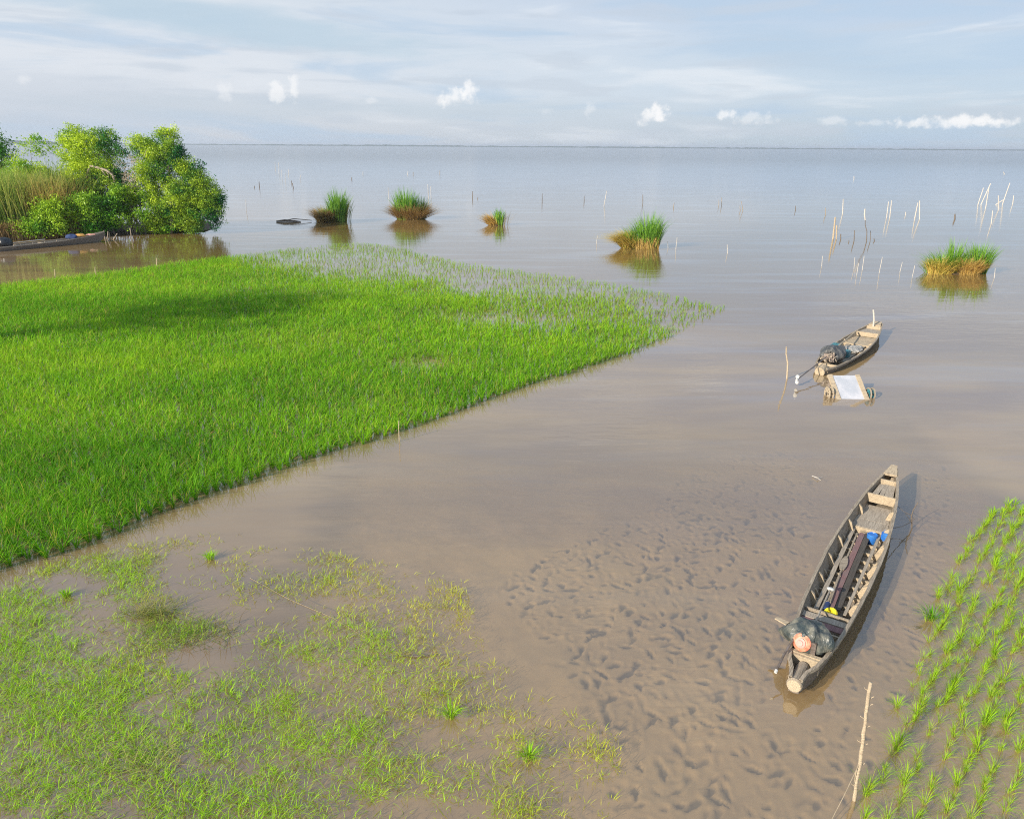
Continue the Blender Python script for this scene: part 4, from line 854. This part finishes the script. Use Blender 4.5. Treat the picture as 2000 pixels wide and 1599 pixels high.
# ---- third boat by the island
s3, b3 = G(-30, 493.0), G(206, 470.5); a3 = b3-s3; ang3 = math.atan2(a3.y, a3.x); L3 = a3.xy.length
B3 = Boat('wooden_boat', s3, ang3, 'long slim grey boat moored against the tree island at far left', [(0, .22), (L3*.1, .40), (L3*.3, .52), (L3*.55, .55), (L3*.8, .38), (L3*.93, .2), (L3, .06)],
          [(0, .26), (L3*.2, .30), (L3*.6, .36), (L3*.85, .5), (L3, .7)], .6)
B3.gm = M_DECK; B3.hull(M_HULL, M_GREY)
B3.deck('deck_plank', L3*.72, L3*.93, .42, 3, M_DECK); B3.deck('stern_plank', .3, L3*.12, .22, 3, M_TAN)
for k in (.2, .3, .4, .5, .6, .7): B3.rib(L3*k, M_GREY, .08, .06)
for k in (.25, .45, .71): B3.cross('thwart', L3*k, lerp(B3.Z, L3*k)-.03, .05, .16, M_GREY)
q = B3.at(L3*.165, 0, .42); tp3 = lump('engine_tarp', M_BLACK, (.5, .36, .42), 9, nseg=40, nring=24, fold=.06); tp3.location = q+Vector((0, 0, .06)); tp3.rotation_euler = (0, .2, ang3); tag(tp3, 'glossy black engine cover at the stern of the far left boat', 'engine cover')
mb = MB(); mb.lathe((0, 0, 0), [(.10, -.12), (.17, -.08), (.18, .08), (.1, .12)], (1, 0, 0), 16); o = mb.build('fuel_drum', M_PINK); o.location = B3.at(L3*.085, .05, .5); tag(o, 'pinkish engine drum behind the black cover of the far left boat', 'drum')
c3 = lump('cloth_bundle', M_NAVY, (.42, .25, .22), 21, nseg=28, nring=16, fold=.12); c3.location = B3.at(L3*.70, .1, .52); tag(c3, 'navy blue bundle in the far left boat', 'bundle')
c3 = lump('cloth_bundle', M_GOLD, (.42, .22, .14), 22, nseg=28, nring=16, fold=.16); c3.location = B3.at(L3*.775, .1, .56); tag(c3, 'mustard yellow bundle in the far left boat', 'bundle')
c3 = lump('cloth_bundle', M_PINK, (.34, .15, .06), 23, nseg=28, nring=16, fold=.16); c3.location = B3.at(L3*.88, .02, .56); tag(c3, 'flat pink bundle on the foredeck of the far left boat', 'bundle')
mb = MB(); mb.tube([B3.at(L3*.22, -.3, .42), B3.at(L3*.5, -.35, .46)], .03, 7); tag(mb.build('long_pole', M_PALE), 'pale pole along the far side of the far left boat', 'pole')

# ---------------------------------------------------------------- tree island
sh0, sh1 = G(-200, 484), G(440, 452)
def shore(u): k = (u+200)/640; return sh0.y+(sh1.y-sh0.y)*k
vs, fs = [], []; N_ = 60
for i in range(N_+1):
    u = -420+ (395+420)*i/N_; y0 = shore(u); taper = min(1, (395-u)/70+.02)
    c_ = G(u, 470); x = P(u, 470, y0).x
    for dy, z in ((0, -.3), (.7+random.uniform(-.2, .2), .04), (2.5, .3*taper), (6*taper+2.6, .25*taper), (8*taper+2.8, -.3)): vs.append((x, y0+dy, z+random.uniform(-.04, .04)))
for i in range(N_):
    for k in range(4): fs.append((i*5+k, i*5+k+1, (i+1)*5+k+1, (i+1)*5+k))
tag(obj('mud_bank', vs, fs, M_ROOT, smooth=True), kind='structure')
def crown(name, lobes, y, nleaf, size_, ca, cb, parent, ydepth=.8, spr=9, droop=.3, dense=1.0):
    """lobes in (u,v,ru,rv): leaf sprigs spread through ellipsoids round points at depth y"""
    pxm = (Vector((0, y, -CAM_H)).length)/FPX; areas = [a[2]*a[3] for a in lobes]; tot_ = sum(areas)
    Bs, Cs = [], []
    for (lb, ar) in zip(lobes, areas):
        u, v, ru, rv = lb[:4]; sh_ = lb[4] if len(lb) > 4 else 0.0
        n_ = max(3, int(nleaf*ar/tot_/spr)); c_ = P(u, v, y+(lb[5] if len(lb) > 5 else 0)); rx, rz = ru*pxm, rv*pxm; ry = min(rx, rz)*ydepth+.3
        d_ = RNG.normal(size=(n_, 3)); d_ /= np.linalg.norm(d_, axis=1)[:, None]; r_ = RNG.random(n_)**.38
        az2, el2 = np.arctan2(d_[:, 1], d_[:, 0]), d_[:, 2]; r_ *= 1+.22*np.sin(az2*3+u)*np.cos(el2*4+v)+RNG.normal(0, .13, n_)
        pc = np.array(c_)+d_*r_[:, None]*np.array([rx, ry, rz])
        hole = vnoise(pc[:, 0]*1.0+pc[:, 2]*.3, pc[:, 2]+pc[:, 1]*.7, .8, 14, 2) < (.37 if dense >= 1 else .36+.22*(1-dense)); pc = pc[~hole]; n_ = len(pc)
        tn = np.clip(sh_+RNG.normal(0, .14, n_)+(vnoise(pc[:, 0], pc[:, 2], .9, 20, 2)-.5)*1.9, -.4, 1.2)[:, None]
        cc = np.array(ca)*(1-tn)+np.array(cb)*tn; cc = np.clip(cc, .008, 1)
        ctr = np.repeat(pc, spr, 0); N__ = len(ctr); ctr += RNG.normal(0, size_*.8, (N__, 3))*np.array([1, 1, .8])
        Bs.append(ctr); Cs.append(np.repeat(cc, spr, 0)*RNG.uniform(.8, 1.15, (N__, 1)))
    ctr = np.concatenate(Bs); cc = np.concatenate(Cs); N__ = len(ctr)
    ax_ = RNG.normal(size=(N__, 3)); ax_[:, 2] -= droop; ax_ /= np.linalg.norm(ax_, axis=1)[:, None]
    nn = np.cross(ax_, RNG.normal(size=(N__, 3))+np.array([0, 0, .6])); nn /= np.linalg.norm(nn, axis=1)[:, None]
    L_ = size_*RNG.uniform(.6, 1.2, N__)[:, None]; W_ = L_*.42
    V = np.stack([ctr-ax_*L_*.5, ctr+nn*W_*.5-ax_*L_*.05, ctr+ax_*L_*.5, ctr-nn*W_*.5-ax_*L_*.05], 1).reshape(-1, 3)
    F = np.arange(N__*4).reshape(-1, 4)
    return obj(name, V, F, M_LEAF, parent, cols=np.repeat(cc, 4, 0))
def limbs(parent, y, base, ends, r0, m_=M_BARK):
    """trunk from base px to a fork, limbs to the lobe centres"""
    b = P(base[0], base[1], y); b.z = -.1; f = P(base[2], base[3], y)
    mb = MB(); mid_ = b*.5+f*.5+Vector((random.uniform(-.2, .2), 0, 0)); mb.tube([b, mid_, f], [r0, r0*.8, r0*.65], 8, jit=.1)
    mb.build('trunk', m_, parent, smooth=True)
    for (u, v) in ends:
        t_ = P(u, v, y+random.uniform(-.4, .4)); mb = MB(); m1 = f*.6+t_*.4+Vector((random.uniform(-.3, .3), random.uniform(-.3, .3), .25)); mb.tube([f, m1, t_*.85+m1*.15, t_], [r0*.55, r0*.38, r0*.2, r0*.08], 6)
        for k in range(5):
            s__ = m1.lerp(t_, random.uniform(.1, .9)); e__ = s__+Vector((random.uniform(-.9, .9), random.uniform(-.5, .5), random.uniform(.1, .9))); mb.tube([s__, s__.lerp(e__, .5)+Vector((0, 0, .1)), e__], [r0*.14, r0*.1, r0*.05], 5)
        mb.build('limb', m_, parent, smooth=True)
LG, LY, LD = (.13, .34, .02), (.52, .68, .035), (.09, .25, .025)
def tree(name, label, cat, y, base, ends, lobes, n_, sz, ca, cb, r0=.16, group=None, dense=1.0, droop=.3, spr=9):
    root_ = empty(name, (0, 0, 0), label=label, cat=cat, group=group)
    b = P(base[0], base[1], y); root_.location = (b.x, y, 0)
    limbs(root_, y, base, ends, r0)
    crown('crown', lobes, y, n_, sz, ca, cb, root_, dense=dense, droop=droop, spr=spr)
    for ch in root_.children: ch.matrix_parent_inverse = Matrix.Translation(-Vector(root_.location))
    return root_
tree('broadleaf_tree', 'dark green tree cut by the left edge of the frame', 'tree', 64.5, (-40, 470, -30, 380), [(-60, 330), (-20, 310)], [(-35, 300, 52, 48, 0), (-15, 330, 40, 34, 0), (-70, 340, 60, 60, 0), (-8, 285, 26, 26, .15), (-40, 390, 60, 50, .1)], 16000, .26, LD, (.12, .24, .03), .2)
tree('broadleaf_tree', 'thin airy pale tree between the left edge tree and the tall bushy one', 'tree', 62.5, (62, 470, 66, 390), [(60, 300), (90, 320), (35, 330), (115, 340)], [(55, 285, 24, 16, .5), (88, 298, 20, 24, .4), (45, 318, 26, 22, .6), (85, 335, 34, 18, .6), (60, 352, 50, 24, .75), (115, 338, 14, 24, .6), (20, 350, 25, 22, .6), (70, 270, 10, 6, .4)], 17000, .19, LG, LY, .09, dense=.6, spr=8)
tree('broadleaf_tree', 'tall bushy tree left of the forked dead branch, yellow-lit left half and dark right half', 'tree', 62.5, (178, 466, 185, 380), [(150, 280), (200, 275), (160, 330), (215, 330)], [(145, 268, 24, 22, .55), (165, 285, 38, 30, .8), (150, 320, 38, 32, .75), (170, 345, 40, 38, .8), (198, 268, 26, 18, .15), (212, 300, 30, 34, .0), (205, 335, 34, 30, .05), (228, 340, 22, 30, .1), (230, 300, 14, 18, .1), (125, 290, 12, 24, .6), (185, 380, 40, 36, .2), (240, 380, 40, 40, 0)], 52000, .17, LD, LY, .16)  # lobe tones put the sunlit left and shaded right into the leaf colour
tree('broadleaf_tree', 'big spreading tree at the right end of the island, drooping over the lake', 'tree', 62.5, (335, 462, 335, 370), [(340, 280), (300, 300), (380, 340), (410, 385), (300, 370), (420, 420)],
     [(336, 268, 20, 20, .35), (318, 262, 18, 9, .3), (345, 290, 18, 24, .35), (272, 278, 24, 14, .45), (300, 296, 40, 22, .5), (318, 322, 46, 34, .65), (290, 345, 26, 34, .7), (350, 335, 34, 36, .35), (378, 325, 18, 22, .1), (368, 352, 34, 32, .3), (395, 365, 26, 26, .15), (408, 388, 30, 26, .1), (385, 400, 34, 34, .35), (340, 385, 46, 40, .5), (355, 425, 34, 24, .4), (415, 412, 20, 24, .0), (424, 390, 14, 18, 0), (420, 438, 9, 12, 0), (380, 440, 16, 16, .3), (310, 400, 36, 36, .3)], 86000, .17, LD, LY, .18)  # last lobe value tints leaves: sun side yellower, shaded right side darker, as colour
SHL = [('yellow-green bush standing highest in front of the dry reeds', 97, 425, [(85, 415, 18, 26, 1.0), (108, 420, 22, 30, 1.0), (95, 440, 26, 18, .9)], 7000, -1.2), ('low rounded bush beside the bow of the far left boat', 165, 410, [(150, 400, 22, 20, .5), (170, 395, 22, 22, .55), (165, 425, 30, 24, .3), (178, 448, 22, 10, .2)], 9000, -1.0),
       ('dark-footed bush in the middle of the island front', 215, 415, [(205, 405, 26, 20, .6), (225, 420, 30, 24, .35), (235, 385, 22, 20, .55), (205, 435, 22, 14, .1)], 9000, -.9), ('bright leafy bush left of the big spreading tree', 262, 405, [(250, 392, 22, 22, .6), (272, 385, 22, 22, .7), (262, 418, 30, 20, .35), (285, 408, 20, 22, .4)], 9000, -.8),
       ('low bush touching the water below the big tree', 300, 435, [(280, 440, 16, 18, .45), (300, 430, 26, 22, .35), (318, 445, 24, 14, .3)], 7500, -.8), ('rounded bush under the right side of the big tree', 352, 430, [(340, 425, 24, 22, .5), (358, 435, 26, 20, .45), (370, 415, 20, 22, .5), (345, 455, 20, 8, .2)], 8000, -.6), ('sunlit sprawling bush low at the left of the reeds', 50, 440, [(40, 448, 30, 14, .7), (65, 442, 24, 16, .8), (20, 440, 18, 16, .6)], 5000, -1.0)]
for (lab, u, v, lobes, n_, dy) in SHL:
    yy = shore(u)+1.7+dy
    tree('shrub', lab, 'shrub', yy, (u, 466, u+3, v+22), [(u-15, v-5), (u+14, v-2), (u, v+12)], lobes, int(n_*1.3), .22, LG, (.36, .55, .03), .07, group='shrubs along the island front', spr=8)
# trees standing on the shore beyond the left edge of the picture: their shade falls on the rice
def shadetree(x, y, h, rad_, label, n_):
    r_ = empty('shade_tree', (x, y, 0), label=label, cat='tree'); c_ = Vector((0, 0, h))
    mb = MB(); mb.tube([(0, 0, -.2), (.2, .1, h*.4), (.1, 0, h*.7), (.3, .2, h)], [.25, .2, .16, .06], 8, jit=.1)
    for k in range(14):
        a = random.uniform(0, 6.28); f_ = Vector((.15, .05, h*random.uniform(.45, .8))); e2 = Vector((math.cos(a)*rad_*.8, math.sin(a)*rad_*.8, h+random.uniform(-1.2, 1.0))); mb.tube([f_, f_.lerp(e2, .5)+Vector((0, 0, .3)), e2], [.1, .06, .02], 6)
    mb.build('trunk', M_BARK, r_)
    d_ = RNG.normal(size=(n_, 3)); d_ /= np.linalg.norm(d_, axis=1)[:, None]; pc = d_*(RNG.random(n_)**.4)[:, None]*np.array([rad_, rad_, rad_*.5])*(1+.25*np.sin(np.arctan2(d_[:, 1], d_[:, 0])*4+x))[:, None]+np.array([0, 0, h])
    ctr = np.repeat(pc, 9, 0)+RNG.normal(0, .22, (n_*9, 3)); N__ = len(ctr)
    ax_ = RNG.normal(size=(N__, 3)); ax_ /= np.linalg.norm(ax_, axis=1)[:, None]; nn = np.cross(ax_, RNG.normal(size=(N__, 3))); nn /= np.linalg.norm(nn, axis=1)[:, None]
    V = np.stack([ctr-ax_*.14, ctr+nn*.06, ctr+ax_*.14, ctr-nn*.06], 1).reshape(-1, 3)
    obj('crown', V, np.arange(N__*4).reshape(-1, 4), M_LEAF, r_, cols=np.repeat(np.array([[.08, .22, .02]])*RNG.uniform(.7, 1.4, (N__, 1)), 4, 0))
for (sx_, sy_, h, rad_, lb, n_) in [(-13.0, 32.5, 7.5, 4.2, 'broad tree beyond the left edge, shading the far part of the rice', 380)]:
    L_ = h/math.tan(R(SUN_EL)); shadetree(sx_+math.sin(R(SUN_AZ))*L_, sy_+math.cos(R(SUN_AZ))*L_, h, rad_, lb, n_)
# forked dead branch
bp3 = shore(200)+1.4; mb = MB(); mb.tube([P(176, 324, bp3), P(192, 328, bp3), P(208, 333, bp3), P(219, 341, bp3), P(224, 353, bp3)], [.07, .09, .1, .09, .06], 7, jit=.1)
mb.tube([P(196, 329, bp3), P(203, 338, bp3), P(207, 344, bp3)], [.05, .04, .02], 6); mb.tube([P(205, 332, bp3), P(211, 340, bp3), P(213, 348, bp3)], [.05, .04, .02], 6)
mb.tube([P(176, 324, bp3), P(170, 340, bp3+.5), P(172, 460, bp3+1.0)], [.07, .09, .13], 7)
tag(mb.build('dead_branch', M_DEADBARK, smooth=True), 'bare forked dead branch arching between the two tall trees', 'dead branch')
mb = MB()
for k in range(120):
    a = P(random.gauss(254, 14), random.gauss(335, 20), bp3+random.uniform(-.3, 1)); b = a+Vector((random.uniform(-.8, .8), random.uniform(-.3, .3), random.uniform(-.5, .5))); mb.tube([a, a.lerp(b, .5)+Vector((0, 0, .06)), b], [.018, .014, .006], 4)
for k in range(16):
    a = P(random.gauss(250, 14), random.gauss(345, 10), bp3+.4); b = P(random.gauss(262, 10), 440, bp3+1.2); mb.tube([a, a.lerp(b, .5), b], [.02, .03, .04], 5)
tag(mb.build('dead_bush', M_DEADBARK), 'grey tangle of leafless twigs in the notch between the tall trees', 'dead bush')
# stems and roots in the dark under the shrubs
mb = MB()
for k in range(120):
    u = random.uniform(125, 345); y0 = shore(u)+random.uniform(.2, 2.2); a = P(u, 470, y0); a.z = -.05; mb.tube([a, a+Vector((random.gauss(0, .12), 0, random.uniform(.5, 1.5)))], [.03, .015], 5)
tag(mb.build('mangrove_stems', M_BARK), 'row of thin bare stems rising from the water under the island shrubs', 'stems', kind='stuff')
# reed bed on the left of the island
def reedbed():
    for (ua, ub, n_, h0, h1, ca, cb, dy0, dy1) in [(-90, 60, 3400, 3.2, 5.2, (.17, .36, .045), (.42, .50, .09), .8, 4.5), (20, 150, 3000, 3.0, 5.0, (.58, .50, .15), (.26, .42, .06), .8, 4.0), (100, 205, 1900, 3.5, 5.4, (.18, .32, .06), (.44, .46, .11), 1.6, 4.0), (-90, 130, 3000, .6, 1.5, (.28, .18, .08), (.46, .34, .15), .2, 1.2), (70, 168, 2000, 2.6, 4.3, (.78, .54, .18), (.56, .42, .13), .9, 2.2)]:
        u = RNG.uniform(ua, ub, n_); dy = RNG.uniform(dy0, dy1, n_); b = np.array([(lambda p_: (p_.x, p_.y, 0.0))(P(uu, 470, shore(uu)+dd)) for uu, dd in zip(u, dy)])
        k = np.clip(RNG.random((n_, 1))*.6+(vnoise(b[:, 0], b[:, 1], 1.2, 30, 2)[:, None]-.3)*.9, 0, 1); cc = (np.array(ca)*k+np.array(cb)*(1-k))*RNG.uniform(.7, 1.25, (n_, 1))
        blades('__collect__', b, RNG.uniform(0, 6.28, n_), RNG.uniform(h0, h1, n_)*(.95+.3*vnoise(b[:, 0], b[:, 1], .9, 31, 2)), RNG.uniform(0, .16, n_), RNG.uniform(0, .35, n_), RNG.uniform(.03, .07, n_), cc, 4, M_REED)
    return flush('reed_bed', M_REED)
tag(reedbed(), 'tall dry and green reeds packed along the left part of the island', 'reeds', kind='stuff')
mb = MB()
for (u0, v0, u1, v1) in [(205, 467, 203, 450), (209, 468, 211, 452), (214, 470, 213, 455), (219, 468, 229, 456), (257, 466, 254, 445)]:
    a = G(u0, v0); b = P(u1, v1, a.y); mb.tube([a-Vector((0, 0, .1)), b], [.04, .03], 6)
tag(mb.build('bare_sticks', M_GREY), 'handful of bare sticks off the bow of the far left boat', 'sticks', kind='stuff')

# ---------------------------------------------------------------- far shore
M_FAR = plain('far_forest', c4(.05, .085, .07), .95, scale=.01, c2=c4(.03, .06, .05))
def farshore(name, y, ua, ub, hfun, label):
    vs, fs = [], []; n_ = 260
    for i in range(n_+1):
        u = ua+(ub-ua)*i/n_; x = P(u, 287, y).x; h_ = hfun(i, u)
        for dy, z in ((0, -1), (0, h_*.8), (30, h_), (90, -1)): vs.append((x, y+dy, z))
    for i in range(n_):
        for k in range(3): fs.append((i*4+k, i*4+k+1, (i+1)*4+k+1, (i+1)*4+k))
    return tag(obj(name, vs, fs, M_FAR), kind='structure')
rn = random.Random(4)
farshore('far_shore', 4200, -150, 2150, lambda i, u: 4.0+rn.uniform(0, 3.5)+max(0, 5*math.sin(u/97))*(u < 1100)*.5, 'x')
farshore('headland', 2600, -200, 118, lambda i, u: max(.2, 10+rn.uniform(-1.5, 3)-max(0, (u-85)/3.5)), 'x')
# air
m, n, out = mat('haze_air')
v = n.new('ShaderNodeVolumePrincipled'); v.inputs['Color'].default_value = c4(.80, .88, 1.0); v.inputs['Density'].default_value = 2.0e-4; v.inputs['Anisotropy'].default_value = .2
n.l.new(v.outputs[0], out.inputs['Volume'])
a, b, z0, z1 = -9500, 9500, -2.0, 16.0; y0, y1 = -100, 9500
hb = obj('haze', [(a, y0, z0), (b, y0, z0), (b, y1, z0), (a, y1, z0), (a, y0, z1), (b, y0, z1), (b, y1, z1), (a, y1, z1)], [(3, 2, 1, 0), (4, 5, 6, 7), (0, 1, 5, 4), (1, 2, 6, 5), (2, 3, 7, 6), (3, 0, 4, 7)], m)
tag(hb, kind='stuff')
